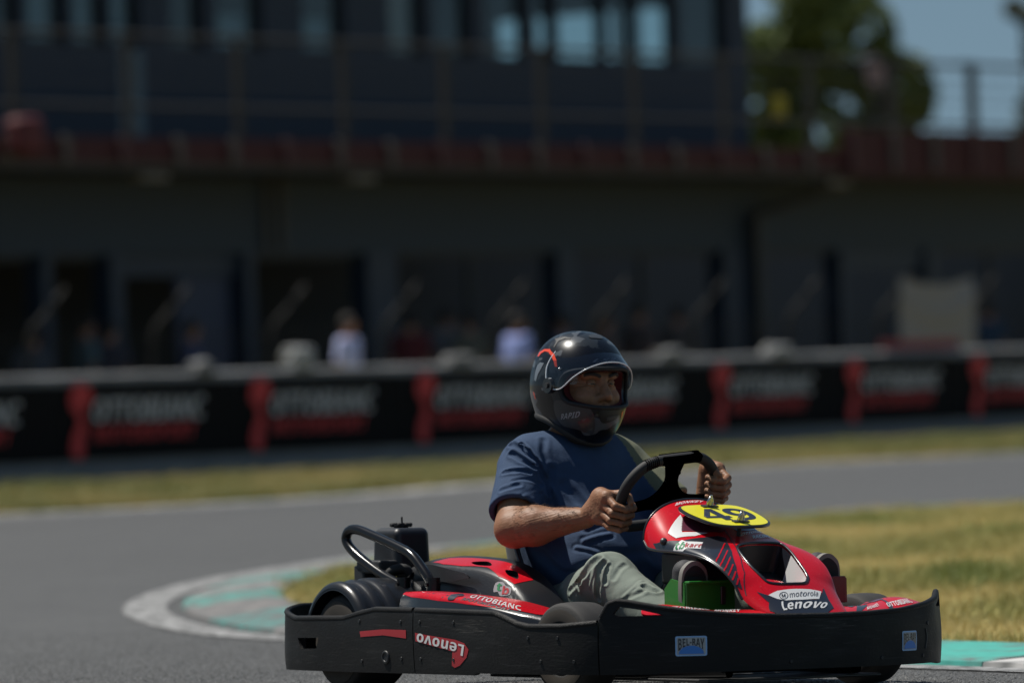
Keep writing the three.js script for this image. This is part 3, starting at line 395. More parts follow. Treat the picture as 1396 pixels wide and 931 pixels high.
// ---------------------------------------------------------------- spectators behind the barrier
const facS = (px, w) => { let a = -12, b = 40; for (let i = 0; i < 40; i++) { const m = (a + b) / 2; if (toPx(onFac(m, 1.3, w))[0] < px) a = m; else b = m; } return a; };
function spectator(px, w, H, turn, shirt, legs, label, armUp) {
  const s = facS(px, w), g = grp('person'); g.position.copy(onFac(s, 0, w)); g.rotation.y = BY + turn; tag(g, label, 'person', 'spectators standing behind the barrier');
  const k = H / 1.72, S = (a) => a.map((x) => x * k), skin = std([0.33, 0.17, 0.11], 0.6);
  const hand = (z) => armUp ? [0.3, 1.12, z * 0.6] : [0.06, 0.8, z * 1.15];
  const body = (p) => { const q = p.map((x) => x / k); let d = smin(ell(q, [0.01, 1.61, 0], [0.095, 0.115, 0.075]), cap(q, [-0.01, 1.4, 0], [0, 1.53, 0], 0.055), 0.03); d = smin(d, ell(q, [0, 1.23, 0], [0.11, 0.26, 0.17]), 0.06); d = smin(d, ell(q, [0, 0.95, 0], [0.115, 0.16, 0.165]), 0.06); d = smin(d, sph(q, [0.1, 1.6, 0], 0.018), 0.02); for (const z of [-1, 1]) { d = smin(d, cap(q, [0, 1.4, z * 0.17], [-0.03, 1.12, z * 0.22], 0.05, 0.04), 0.05); d = smin(d, cap(q, [-0.03, 1.12, z * 0.22], hand(z * 0.19), 0.04, 0.03), 0.03); d = smin(d, ell(q, hand(z * 0.19), [0.035, 0.06, 0.025]), 0.03); d = smin(d, cap(q, [0, 0.9, z * 0.09], [0.01, 0.48, z * 0.1], 0.085, 0.055), 0.05); d = smin(d, cap(q, [0.01, 0.48, z * 0.1], [-0.02, 0.08, z * 0.1], 0.055, 0.04), 0.04); d = smin(d, cap(q, [-0.03, 0.05, z * 0.1], [0.16, 0.035, z * 0.12], 0.045, 0.035), 0.03); } return d * k; };
  mesh('body', net(body, S([-0.3, -0.02, -0.4]), S([0.45, 1.78, 0.4]), 0.02), skin, g);
  mesh('shirt', net((p) => { const q = p.map((x) => x / k); let d = smin(ell(q, [0, 1.2, 0], [0.135, 0.3, 0.19]), cap(q, [-0.01, 1.39, -0.15], [-0.01, 1.39, 0.15], 0.07), 0.06); d = smin(d, ell(q, [0, 0.95, 0], [0.14, 0.16, 0.185]), 0.08); for (const z of [-1, 1]) d = smin(d, cap(q, [0, 1.4, z * 0.17], [-0.02, 1.2, z * 0.215], 0.072, 0.066), 0.05); d += 0.012 * fbm(q[0] * 9, q[1] * 6, q[2] * 9 + s, 2); return smax(smax(d, 0.86 - q[1], 0.02), q[1] - 1.46, 0.02) * k; }, S([-0.3, 0.8, -0.4]), S([0.3, 1.55, 0.4]), 0.02), std(shirt, 0.9), g);
  mesh('trousers', net((p) => { const q = p.map((x) => x / k); let d = ell(q, [0, 0.95, 0], [0.125, 0.15, 0.175]); for (const z of [-1, 1]) { d = smin(d, cap(q, [0, 0.88, z * 0.09], [0.01, 0.48, z * 0.1], 0.098, 0.075), 0.05); d = smin(d, cap(q, [0.01, 0.48, z * 0.1], [-0.02, 0.1, z * 0.1], 0.075, 0.065), 0.04); } return d * k; }, S([-0.25, 0, -0.3]), S([0.25, 1.15, 0.3]), 0.022), std(legs, 0.9), g);
  mesh('hair', net((p) => { const q = p.map((x) => x / k); return smax(ell(q, [0, 1.63, 0], [0.105, 0.115, 0.088]), 0.6 * (q[0] - 0.045) - 0.8 * (q[1] - 1.62), 0.02) * k; }, S([-0.15, 1.45, -0.12]), S([0.15, 1.8, 0.12]), 0.012), std([0.02, 0.016, 0.013], 0.8), g);
}
spectator(475, 4.6, 1.7, -1.3, [0.5, 0.55, 0.85], [0.16, 0.14, 0.11], 'person in a pale blue shirt with back turned behind the barrier');
spectator(706, 4.4, 1.68, -0.2, [0.27, 0.34, 0.68], [0.03, 0.035, 0.05], 'slim person in a light blue shirt near the bent fence post', true);
spectator(560, 1.1, 1.78, 0.5, [0.12, 0.016, 0.022], [0.03, 0.03, 0.03], 'person in a dark red shirt between two spectators in lighter shirts');
spectator(610, 1.2, 1.82, 0.2, [0.2, 0.2, 0.21], [0.07, 0.07, 0.07], 'person in a grey shirt standing by the pit building glass');
spectator(768, 1.4, 1.7, 1.9, [0.14, 0.15, 0.22], [0.03, 0.03, 0.04], 'person in a muted blue grey shirt beside the navy pillar');
spectator(872, 1.0, 1.84, 0, [0.1, 0.075, 0.075], [0.05, 0.045, 0.04], 'person in a brown shirt behind the wire above the helmet');
spectator(45, 1.0, 1.68, 0.7, [0.06, 0.07, 0.09], [0.03, 0.03, 0.03], 'person in a dark slate shirt by the narrow glass bay', true);
spectator(118, 0.7, 1.8, -0.4, [0.1, 0.15, 0.17], [0.02, 0.02, 0.03], 'person in a dull teal shirt before the open doorway');
spectator(1348, 2.4, 1.75, 0.9, [0.02, 0.05, 0.1], [0.02, 0.03, 0.05], 'person in dark blue clothes past the white sheet');
spectator(150, 0.9, 1.74, 0.3, [0.05, 0.05, 0.07], [0.03, 0.03, 0.03], 'person in a near black shirt inside the shade of the doorway');
spectator(262, 1.2, 1.72, -0.8, [0.07, 0.08, 0.16], [0.02, 0.02, 0.03], 'person in a dusky blue shirt by the blue door leaf');
spectator(640, 1.6, 1.76, 1.2, [0.1, 0.1, 0.08], [0.04, 0.04, 0.04], 'person in an olive grey shirt near the middle pillar', true);
spectator(825, 1.3, 1.7, -0.5, [0.16, 0.11, 0.1], [0.03, 0.03, 0.04], 'person in a faded pinkish shirt just above the helmet');
spectator(925, 1.0, 1.8, 0.6, [0.08, 0.07, 0.07], [0.03, 0.03, 0.03], 'person in a brownish grey shirt beyond the steering wheel');

// ---------------------------------------------------------------- the go-kart (x forward, y up, z to the driver's right)
const YAW = 56 * RAD, KU = V3(MX, 1, -MZ).normalize(), fwd0 = V3(Math.cos(YAW), 0, Math.sin(YAW)), KA = fwd0.clone().addScaledVector(KU, -fwd0.dot(KU)).normalize(), KB = KA.clone().cross(KU);
const KQ = new THREE.Quaternion().setFromRotationMatrix(new THREE.Matrix4().makeBasis(KA, KU, KB)), KO = V3(KX, 0, 0);
const toWorld = (v) => V3(KO.x, KO.y, KO.z).addScaledVector(KA, v.x).addScaledVector(KU, v.y).addScaledVector(KB, v.z);
const camLocal = (() => { const v = camera.position.clone().sub(KO); return V3(v.dot(KA), v.dot(KU), v.dot(KB)); })();
// where a point of the photograph lies on a surface of the kart: [u, v] of its map
function pick(map, px, py, U, Vr) {
  let u0 = U[0], u1 = U[1], v0 = Vr[0], v1 = Vr[1], best;
  for (let it = 0; it < 7; it++) {
    const n = it ? 12 : 48; best = [1e9];
    for (let i = 0; i <= n; i++) for (let j = 0; j <= n; j++) { const u = lerp(u0, u1, i / n), v = lerp(v0, v1, j / n), P = map(u, v), q = toPx(toWorld(P)); let e = Math.hypot(q[0] - px, q[1] - py); if (it < 2 && nrm(map, u, v).dot(camLocal.clone().sub(P)) < 0) e += 60; if (e < best[0]) best = [e, u, v]; }
    const du = (u1 - u0) / n * 1.6, dv = (v1 - v0) / n * 1.6; u0 = clamp(best[1] - du, ...U); u1 = clamp(best[1] + du, ...U); v0 = clamp(best[2] - dv, ...Vr); v1 = clamp(best[2] + dv, ...Vr);
  }
  return [best[1], best[2]];
}
const kart = grp('go_kart'); kart.position.copy(KO); kart.quaternion.copy(KQ);
tag(kart, 'black and red rental go-kart with yellow number plate and wraparound bumper', 'go-kart');
// materials of the kart
const scuffAndLit = texture(1024, 256, (u, v) => { const a = tileFbm(u, v, 5, 5, 6), R = Math.pow(Math.max(0, tileFbm(u * 1, v * 1, 3, 2, 9) + 0.25), 1), l = Math.pow(Math.abs(tileFbm((u * 2) % 1, v, 40, 2, 31)), 0.6); const st = tileFbm(u, v, 4, 2, 51) + 0.6 * tileFbm(u, (v * 5) % 1, 6, 3, 57); const k = 0.012 + 0.007 * clamp(a + 0.3) + 0.085 * Math.pow(clamp(a * 1.5 + st * 1.0 - 0.06), 1.7) + 0.004 * l * R; return S3(k * 1.02, k, k * 0.98); });
{ // fine scratches drawn into the plastic's surface
  const R = rng(4), d = scuffAndLit.image.data, w = 1024, h = 256;
  for (let n = 0; n < 260; n++) { let x = R() * w, y = R() * h; const L = 8 + R() * 70, dy = (R() - 0.5) * 0.12, g = 5 + R() * 26; for (let i = 0; i < L; i++) { const X = Math.floor(x + i) % w, Y = ((Math.floor(y + i * dy) % h) + h) % h, o = (Y * w + X) * 4, q = g * Math.sin(Math.PI * i / L) * (0.5 + 0.5 * R()); for (let k = 0; k < 3; k++) d[o + k] = Math.min(255, d[o + k] + q); } }
}
{ // abraded patches from walls and other karts; the first paints in a lit curve
  const R = rng(14), d = scuffAndLit.image.data, w = 1024, h = 256;
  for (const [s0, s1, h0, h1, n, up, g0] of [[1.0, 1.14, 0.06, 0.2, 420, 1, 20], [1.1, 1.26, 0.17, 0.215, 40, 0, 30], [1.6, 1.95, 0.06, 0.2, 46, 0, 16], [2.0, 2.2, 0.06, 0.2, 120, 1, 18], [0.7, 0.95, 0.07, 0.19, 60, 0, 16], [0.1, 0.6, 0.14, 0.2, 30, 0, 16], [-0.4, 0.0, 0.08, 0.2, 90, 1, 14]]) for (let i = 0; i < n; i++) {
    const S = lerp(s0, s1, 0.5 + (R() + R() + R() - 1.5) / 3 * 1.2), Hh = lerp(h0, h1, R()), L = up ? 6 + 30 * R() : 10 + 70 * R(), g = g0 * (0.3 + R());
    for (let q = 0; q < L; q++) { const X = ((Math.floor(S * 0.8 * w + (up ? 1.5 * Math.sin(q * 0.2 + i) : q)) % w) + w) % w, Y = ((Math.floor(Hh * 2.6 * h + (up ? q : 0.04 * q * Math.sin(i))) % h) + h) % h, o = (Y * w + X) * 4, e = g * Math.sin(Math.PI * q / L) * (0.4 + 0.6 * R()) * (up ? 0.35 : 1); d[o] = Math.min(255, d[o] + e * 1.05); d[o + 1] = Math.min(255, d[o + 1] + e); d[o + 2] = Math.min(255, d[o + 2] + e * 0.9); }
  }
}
const scuffR = texture(512, 128, (u, v) => 0.5 + 0.35 * tileFbm(u, v, 8, 4, 44), false), scuffB = texture(512, 256, (u, v) => 0.5 + 0.5 * tileFbm(u, v, 40, 4, 12), false);
scuffAndLit.repeat.set(0.8, 2.6); scuffB.repeat.set(2, 4);
const matBumper = phy([1, 1, 1], 1, { map: scuffAndLit, roughnessMap: scuffR, bumpMap: scuffB, bumpScale: 0.0013, specularIntensity: 0.32 });
const speck = texture(512, 512, (u, v, i, j) => { const r = rng(i * 331 + j * 7717)(), a = tileFbm(u, v, 8, 4, 2); const k = 1 - 0.12 * Math.max(0, a) - (r > 0.985 ? 0.35 : 0); return S3(0.52 * k + (r < 0.004 ? 0.3 : 0), 0.004 * k + (r < 0.004 ? 0.3 : 0), 0.012 * k + (r < 0.004 ? 0.3 : 0)); });
{ const R = rng(71), d = speck.image.data, w = 512; for (let n = 0; n < 150; n++) { let x = R() * w, y = R() * w; const a = R() * 6.28, L = 6 + 46 * R(), dark = R() < 0.5, g = 12 + 40 * R(); for (let i = 0; i < L; i++) { const X = ((Math.floor(x + i * Math.cos(a)) % w) + w) % w, Y = ((Math.floor(y + i * Math.sin(a)) % w) + w) % w, o = (Y * w + X) * 4, e = g * Math.sin(Math.PI * i / L); for (let k = 0; k < 3; k++) d[o + k] = clamp((d[o + k] + (dark ? -e * (k ? 0.2 : 1.6) : e)) / 255) * 255; } } }
speck.repeat.set(2, 2);
const matRed = phy([1, 1, 1], 0.24, { map: speck, specularIntensity: 0.75 });
const matInk = phy([0.013, 0.015, 0.022], 0.35, { clearcoat: 0.6, clearcoatRoughness: 0.12 }), matWhiteInk = phy([0.66, 0.66, 0.65], 0.4, { clearcoat: 0.5, clearcoatRoughness: 0.15 }), matGreyInk = phy([0.27, 0.27, 0.28], 0.4), matRedInk = phy([0.36, 0.02, 0.026], 0.4), matGreenInk = phy([0.02, 0.2, 0.07], 0.4), matBlueInk = phy([0.05, 0.22, 0.62], 0.4), matPaleBlue = phy([0.32, 0.52, 0.8], 0.4), matStickerField = phy([0.42, 0.42, 0.4], 0.4), matPurple = phy([0.09, 0.014, 0.035], 0.36, { clearcoat: 0.6, clearcoatRoughness: 0.12 });
const matGloss = phy([0.012, 0.012, 0.014], 0.28, { clearcoat: 0.4, clearcoatRoughness: 0.2 }), matTube = phy([0.008, 0.008, 0.009], 0.2, { specularIntensity: 0.7 }), matPlastic = std([0.017, 0.018, 0.02], 0.5, { bumpMap: scuffB, bumpScale: 0.0006 }), matSteel = std([0.5, 0.5, 0.5], 0.28, { metalness: 1 }), matDarkSteel = std([0.09, 0.09, 0.09], 0.45, { metalness: 0.8 }), matAlu = std([0.34, 0.34, 0.34], 0.5, { metalness: 0.7 });
const matTyre = std([1, 1, 1], 0.78, { map: texture(256, 256, (u, v) => { const k = 0.021 + 0.014 * tileFbm(u, v, 12, 4, 5); return S3(k * 1.06, k, k * 0.95); }), bumpMap: scuffB, bumpScale: 0.0008 });
const matTyreWall = std([1, 1, 1], 0.85, { map: texture(256, 256, (u, v) => { const k = 0.04 + 0.03 * tileFbm(u, v, 10, 4, 8); return S3(k * 1.2, k, k * 0.8); }) });
const matGreen = phy([0.02, 0.2, 0.022], 0.4, { clearcoat: 0.3 }), matRubber = std([0.012, 0.012, 0.012], 0.7, { bumpMap: scuffB, bumpScale: 0.0004 }), matYellow = phy([0.72, 0.66, 0.01], 0.38, { clearcoat: 0.4, clearcoatRoughness: 0.2 });

// --- wraparound bumper: outline in plan, then panels in the domain (distance along it, height)
const HALF = [[1.0, 0], [0.994, 0.15], [0.965, 0.31], [0.905, 0.445], [0.815, 0.542], [0.715, 0.608], [0.58, 0.648], [0.42, 0.668], [0.2, 0.676], [-0.05, 0.678], [-0.3, 0.678], [-0.5, 0.674], [-0.68, 0.664], [-0.80, 0.632], [-0.852, 0.555], [-0.866, 0.42], [-0.872, 0.2], [-0.872, 0]];
const planPts = new THREE.CatmullRomCurve3([...HALF, ...HALF.slice(1, -1).reverse().map((p) => [p[0], -p[1]])].map((p) => V3(p[0], 0, p[1])), true, 'catmullrom', 0.5);
const planP = planPts.getPoints(720), planS = [0]; for (let i = 1; i < planP.length; i++) planS.push(planS[i - 1] + planP[i].distanceTo(planP[i - 1]));
const planL = planS[planS.length - 1], HB = planL / 2;
function plan(s) { s = ((s % planL) + planL) % planL; let lo = 0, hi = planS.length - 1; while (hi - lo > 1) { const m = (lo + hi) >> 1; if (planS[m] <= s) lo = m; else hi = m; } const t = (s - planS[lo]) / (planS[hi] - planS[lo]); return [lerp(planP[lo].x, planP[hi].x, t), lerp(planP[lo].z, planP[hi].z, t)]; }
const bumperMap = (s, h) => { s -= 0.036 * Math.sign(s) * sstep(0.3, 1.1, Math.abs(s)) * sstep(2.84, 2.5, Math.abs(s)); const p = plan(s), a = plan(s - 0.01), b = plan(s + 0.01), L = Math.hypot(b[0] - a[0], b[1] - a[1]), n = [(b[1] - a[1]) / L, -(b[0] - a[0]) / L], q = (h - 0.15) / 0.12, o = 0.008 * (1 - q * q) + 0.0025 * noise(s * 4, h * 9, 3); return V3(p[0] + n[0] * o, h, p[1] + n[1] * o); };
bumperMap.flip = true;
const TOP = [[0, 0.212], [0.15, 0.214], [0.28, 0.219], [0.42, 0.233], [0.52, 0.247], [0.6, 0.261], [0.635, 0.264], [0.66, 0.255], [0.675, 0.228], [0.69, 0.206], [0.82, 0.196], [0.95, 0.195], [1.0, 0.202], [1.05, 0.217], [1.105, 0.232], [1.5, 0.238], [1.71, 0.239], [1.8, 0.227], [1.88, 0.213], [2.17, 0.209], [2.27, 0.226], [2.38, 0.243], [HB, 0.243]];
const top = (s) => { s = Math.abs(((s + HB) % planL + planL) % planL - HB); return tab(TOP, s); };
const bot = (s) => { const q = Math.abs(((s + HB) % planL + planL) % planL - HB); return q < 0.5 ? 0.068 : q < 1.2 ? 0.064 : 0.058; };
function bumper(name, s0, s1, holes = []) {
  const pts = []; const n = Math.ceil((s1 - s0) / 0.012); for (let i = 0; i <= n; i++) { const s = lerp(s0, s1, i / n); pts.push([s, bot(s)]); } for (let i = n; i >= 0; i--) { const s = lerp(s0, s1, i / n); pts.push([s, top(s)]); }
  const sh = poly(pts); holes.forEach((h) => sh.holes.push(new THREE.Path(h.map((p) => new THREE.Vector2(...p)))));
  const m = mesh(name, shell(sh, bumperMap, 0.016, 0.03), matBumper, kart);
  // rolled lip along the top edge
  const lip = []; for (let i = 0; i <= n; i++) { const s = lerp(s0 + 0.004, s1 - 0.004, i / n), P = bumperMap(s, top(s)), N = nrm(bumperMap, s, top(s) - 0.02); P.addScaledVector(N, -0.006); lip.push([P.x, P.y, P.z]); }
  mesh('lip', tube(lip, 0.009, n * 2, 8), matBumper, m); return m;
}
const horn = [[0.642, 0.231], [0.625, 0.25], [0.56, 0.2405], [0.49, 0.2245], [0.625, 0.2235]];
const bFront = bumper('front_bumper', -0.685, 0.685, [horn, horn.map((p) => [-p[0], p[1]]).reverse()]);
const hole = [[2.15, 0.153], [2.02, 0.155], [2.035, 0.123], [2.13, 0.121]];
const bSideR = bumper('side_bumper', 0.689, 1.503), bRearR = bumper('rear_corner_bumper', 1.507, 2.45, [hole]);
bumper('side_bumper', -1.503, -0.689); bumper('rear_corner_bumper', -2.45, -1.507, [hole.map((p) => [-p[0], p[1]]).reverse()]); bumper('rear_bumper', 2.454, planL - 2.454);
// bolts in the bumper
for (const [s, h, P] of [[0.95, 0.165, bSideR], [0.83, 0.165, bSideR], [0.9, 0.1, bSideR], [0.77, 0.1, bSideR], [1.47, 0.205, bSideR], [1.3, 0.205, bSideR], [1.47, 0.1, bSideR], [1.3, 0.1, bSideR], [1.57, 0.205, bRearR], [1.79, 0.205, bRearR], [1.57, 0.1, bRearR], [1.78, 0.09, bRearR], [-0.39, 0.09, bFront], [-0.42, 0.18, bFront], [-0.2, 0.09, bFront], [0.12, 0.09, bFront]]) { const N = nrm(bumperMap, s, h), X = bumperMap(s, h).addScaledVector(N, 0.001), q = new THREE.Quaternion().setFromUnitVectors(V3(0, 1, 0), N); mesh('bolt', new THREE.CylinderGeometry(0.005, 0.006, 0.0035, 8).applyQuaternion(q).translate(X.x, X.y, X.z), matBlack, P); }
{ const N = nrm(bumperMap, 1.65, 0.103), X = bumperMap(1.65, 0.103), q = new THREE.Quaternion().setFromUnitVectors(V3(0, 1, 0), N); mesh('bolt_recess', new THREE.TorusGeometry(0.015, 0.005, 8, 20).rotateX(Math.PI / 2).applyQuaternion(q).translate(X.x, X.y, X.z), matBlack, bRearR); mesh('bolt_recess', new THREE.CylinderGeometry(0.014, 0.014, 0.004, 16).applyQuaternion(q).translate(X.x, X.y, X.z), matBlack, bRearR); }
// stickers on the bumper
const sd = (parent, name, shapes, mat, off = 0.0012, map = bumperMap, e = 0.02) => mesh(name, lay(shapes, map, off, e), mat, parent);
sd(bRearR, 'red_strip', poly([[1.785, 0.176], [1.66, 0.183], [1.54, 0.182], [1.54, 0.158], [1.66, 0.166], [1.78, 0.160]]), matRedInk);
const redL = [[1.492, 0.175], [1.47, 0.172], [1.29, 0.157], [1.245, 0.148], [1.224, 0.13], [1.235, 0.108], [1.27, 0.085], [1.296, 0.078], [1.31, 0.084], [1.305, 0.124], [1.492, 0.151]];
const lenRed = sd(bSideR, 'red_sticker', poly(redL), matRedInk);
{ const t = words('Lenovo', fontB); const bl = [1.243, 0.143], br = [1.478, 0.175], tl = [1.25, 0.103]; sd(bSideR, 'lettering', put(t, bl, br, [1.252, 0.112]), matWhiteInk, 0.0026, bumperMap, 0.03); }
function belray(parent, s0, s1, y0, y1) {
  const f = sd(parent, 'oil_sticker', rrect(Math.min(s0, s1), y0, Math.max(s0, s1), y1, 0.006), matPaleBlue), X = (t) => lerp(s0, s1, t), Y = (t) => lerp(y0, y1, t), q = (a) => a.map((p) => [X(p[0]), Y(p[1])]);
  sd(parent, 'sticker_field', rrect(Math.min(X(0.05), X(0.95)), Y(0.07), Math.max(X(0.05), X(0.95)), Y(0.93), 0.004), matStickerField, 0.002);
  const t = words('BEL-RAY', fontB); const { min, max } = t.box;
  sd(parent, 'lettering', bend(t.shapes, (x, y) => { const u = (x - min.x) / (max.x - min.x), v = (y - min.y) / (max.y - min.y), low = 0.26 + 0.38 * (1 - Math.pow(2 * u - 1, 2)) * 0.75; return [X(0.09 + 0.82 * u), Y(lerp(low, 0.88, v))]; }), matInk, 0.003, bumperMap, 0.03);
  const arc = []; for (let i = 0; i <= 16; i++) { const a = Math.PI * (1 - i / 16); arc.push([0.5 + 0.4 * Math.cos(a), 0.1 + 0.42 * Math.sin(a)]); } sd(parent, 'sticker_dome', poly(q(arc)), matBlueInk, 0.003);
}
belray(bFront, 0.462, 0.373, 0.113, 0.167); belray(bFront, -0.283, -0.352, 0.106, 0.161);
{ const q = tube([bumperMap(-0.405, 0.165).toArray(), bumperMap(-0.41, 0.14).toArray(), bumperMap(-0.402, 0.11).toArray()], 0.003, 10, 6); mesh('scratch_groove', q, matBlack, bFront); }
// --- nose cone
const NC = [[0.385, 0.540], [0.43, 0.517], [0.5, 0.476], [0.56, 0.450], [0.63, 0.424], [0.7, 0.402], [0.78, 0.36], [0.85, 0.312], [0.92, 0.254], [0.97, 0.216], [0.995, 0.2]], NE = [[0.385, 0.425], [0.43, 0.403], [0.59, 0.392], [0.70, 0.376], [0.77, 0.348], [0.82, 0.306], [0.85, 0.262], [0.9, 0.228], [0.95, 0.212], [0.995, 0.2]], NW = [[0.385, 0.172], [0.43, 0.186], [0.55, 0.197], [0.68, 0.197], [0.77, 0.188], [0.83, 0.175], [0.88, 0.162], [0.93, 0.142], [0.965, 0.112], [0.985, 0.075], [0.995, 0.02]];
const noseMap = (u, v) => { const f = clamp(v / 0.2, -Math.PI / 2, Math.PI / 2), s = Math.sin(f), c = Math.cos(f), C = stab(NC, u), E = Math.min(C - 0.002, stab(NE, u)), W = stab(NW, u); return V3(u - 0.03 * Math.pow(Math.abs(s), 3) * (1 - sstep(0.4, 0.6, u)) * 0, E + (C - E) * Math.pow(Math.max(0, c), s < 0 ? 1.12 : 0.9), (s < 0 ? W - 0.012 : W) * Math.sign(s) * Math.pow(Math.abs(s), 0.9)); };
noseMap.flip = true;
const nU = [0.386, 0.994], nV = [-0.312, 0.312], np = (x, y) => pick(noseMap, x, y, nU, nV);
const nmap2 = (u, v) => noseMap(u, -v); // outward normal
const npk = (l) => l.map(([x, y]) => { const q = np(x, y); return [q[0], -q[1]]; });
const noseOut = []; for (let i = 0; i <= 40; i++) noseOut.push([lerp(0.386, 0.994, i / 40), -0.313]); for (let i = 40; i >= 0; i--) noseOut.push([lerp(0.386, 0.994, i / 40), 0.313]);
const noseS = poly(noseOut);
const winPx = [[1006, 748], [1012, 742], [1035, 740], [1062, 741], [1072, 746], [1088, 765], [1100, 783], [1101, 790], [1096, 795], [1070, 796], [1052, 795], [1042, 790], [1022, 770]];
const winD = smoothPoly(npk(winPx), 4); noseS.holes.push(new THREE.Path(winD.getPoints()));
const nose = mesh('nose_cone', shell(noseS, nmap2, 0.007, 0.014), matRed, kart);
const nd = (name, px, mat, off = 0.0012, smooth = false) => mesh(name, lay((smooth ? smoothPoly : poly)(npk(px)), nmap2, off, 0.012), mat, nose);
mesh('edge_trim', (() => { const l = []; for (let i = 0; i <= 60; i++) { const P = nmap2(lerp(0.388, 0.85, i / 60), -0.313); l.push([P.x, P.y - 0.002, P.z]); } return tube(l, 0.0045, 120, 6); })(), matGloss, nose);
mesh('edge_trim', (() => { const l = []; for (let i = 0; i <= 40; i++) { const P = nmap2(0.387, lerp(-0.31, 0.31, i / 40)); l.push([P.x, P.y, P.z]); } return tube(l, 0.004, 120, 6); })(), matGloss, nose);
mesh('window_rim', (() => { const l = winD.getPoints().map((p) => { const P = nmap2(p.x, p.y); return [P.x, P.y, P.z]; }); l.pop(); return tube(l, 0.0042, 160, 8, true); })(), matGloss, nose);
// livery, printed on the cone, with the plate's shadow painted in
nd('dark_panel', [[892, 742], [930, 738], [960, 733], [980, 731], [990, 734], [998, 752], [1004, 772], [1008, 790], [1012, 803], [1003, 797], [990, 782], [972, 768], [950, 758], [925, 753], [897, 750]], matInk);
nd('dark_panel', [[891, 741], [896, 750], [900, 750], [899, 741]], matInk, 0.0016);
nd('white_chevron', [[928, 702], [911, 727], [922, 734], [948, 731], [966, 727], [930, 726], [931, 708]], matWhiteInk);
nd('plum_patch', [[931, 704], [929, 724], [962, 726], [985, 726], [990, 720], [958, 712]], matPurple);  // dark plum takes in the number plate's cast shadow, put into the colour
for (let i = 0; i < 6; i++) { const x = 976 + i * 5.6, y = 766 + i * 6.2, X = 988 + i * 3.6, Y = 741 + i * 9.5, l = [], r = []; for (let k = 0; k <= 4; k++) { l.push([lerp(x, X, k / 4), lerp(y, Y, k / 4)]); r.unshift([lerp(x, X, k / 4) + 1.5 + 0.12 * i, lerp(y, Y, k / 4) + 0.7]); } nd('red_stripe', [...l, ...r], matRed, 0.0022); }
nd('seam_line', [[987, 722], [995, 733], [1003, 746], [1010, 762], [1015, 782], [1017, 812], [1018.5, 812], [1016.3, 782], [1011.3, 761.5], [1004.3, 745.5], [996.3, 732.5], [988.3, 721.5]], matInk, 0.0008);
nd('dark_skirt', [[1032, 807], [1049, 822], [1050, 833], [1062, 837], [1080, 839.5], [1105, 839.5], [1128, 836], [1137, 829], [1130, 818], [1123, 802], [1120, 812], [1113, 818], [1080, 818], [1060, 814], [1048, 812]], matInk);
nd('white_band', [[1048, 812], [1060, 806], [1080, 803.5], [1105, 804], [1120, 807], [1117, 817], [1095, 818], [1072, 819], [1060, 817]], matWhiteInk, 0.0018);
const corner = (l) => { const q = npk(l); return q; };
const nt = (t, l, mat, off = 0.0026) => { const [bl, br, tl] = corner(l); mesh('lettering', lay(put(t, bl, br, tl), nmap2, off, 0.02), mat, nose); };
nt(words('Lenovo', fontB), [[1069, 833], [1125, 830], [1065.5, 821]], matWhiteInk);
nt(words('motorola', fontR), [[1077, 815.5], [1115, 813.5], [1076.5, 807.5]], matInk);
nt(words('M', fontB), [[1066, 815], [1071, 815], [1065.5, 810.5]], matInk);
{ const c = []; for (let i = 0; i < 20; i++) { const a = i / 20 * 6.283; c.push([1068.5 + 6 * Math.cos(a), 812.7 + 5 * Math.sin(a)]); } const s = smoothPoly(npk(c), 2), c2 = c.map(([x, y]) => [1068.5 + (x - 1068.5) * 0.86, 812.7 + (y - 812.7) * 0.86]); s.holes.push(new THREE.Path(smoothPoly(npk(c2), 2).getPoints())); mesh('lettering', lay(s, nmap2, 0.0026, 0.02), matInk, nose); }
nt(words('MONKEY', fontB, 0.04), [[921, 690.5], [958, 686], [922, 686.5]], matWhiteInk);
nt(words('OTTOBIANC', fontB, 0.04), [[1010, 732], [1043, 727], [1011, 728]], matWhiteInk);
nt(words('RACING', fontB), [[1027, 735.5], [1050, 733.5], [1026, 731.2]], matWhiteInk);
nd('blue_badge', [[1000, 721], [1006, 725], [1022, 724], [1036, 722], [1026, 716], [1008, 716]], matPaleBlue);
nd('blue_badge', [[1008, 723], [1014, 719], [1024, 718.5], [1032, 722]], matBlueInk, 0.002);
nd('white_badge', [[919, 751], [922, 744], [930, 737], [936, 739], [959, 740], [956, 749], [937, 748], [932, 752]], matWhiteInk, 0.0022);
nt(words('tb', fontB, 0.05), [[921.5, 750], [933, 749], [924, 739.5]], matGreenInk, 0.0034); nt(words('kart', fontB, 0.04), [[935, 747.5], [955, 747.5], [936, 741]], matRedInk, 0.0034);
mesh('fixing_bolt', (() => { const q = np(906, 739), P = nmap2(q[0], -q[1]), N = nrm(nmap2, q[0], -q[1]); return new THREE.SphereGeometry(0.011, 14, 10).scale(1, 1, 1).translate(P.x + N.x * 0.003, P.y + N.y * 0.003, P.z + N.z * 0.003); })(), matDarkSteel, nose);
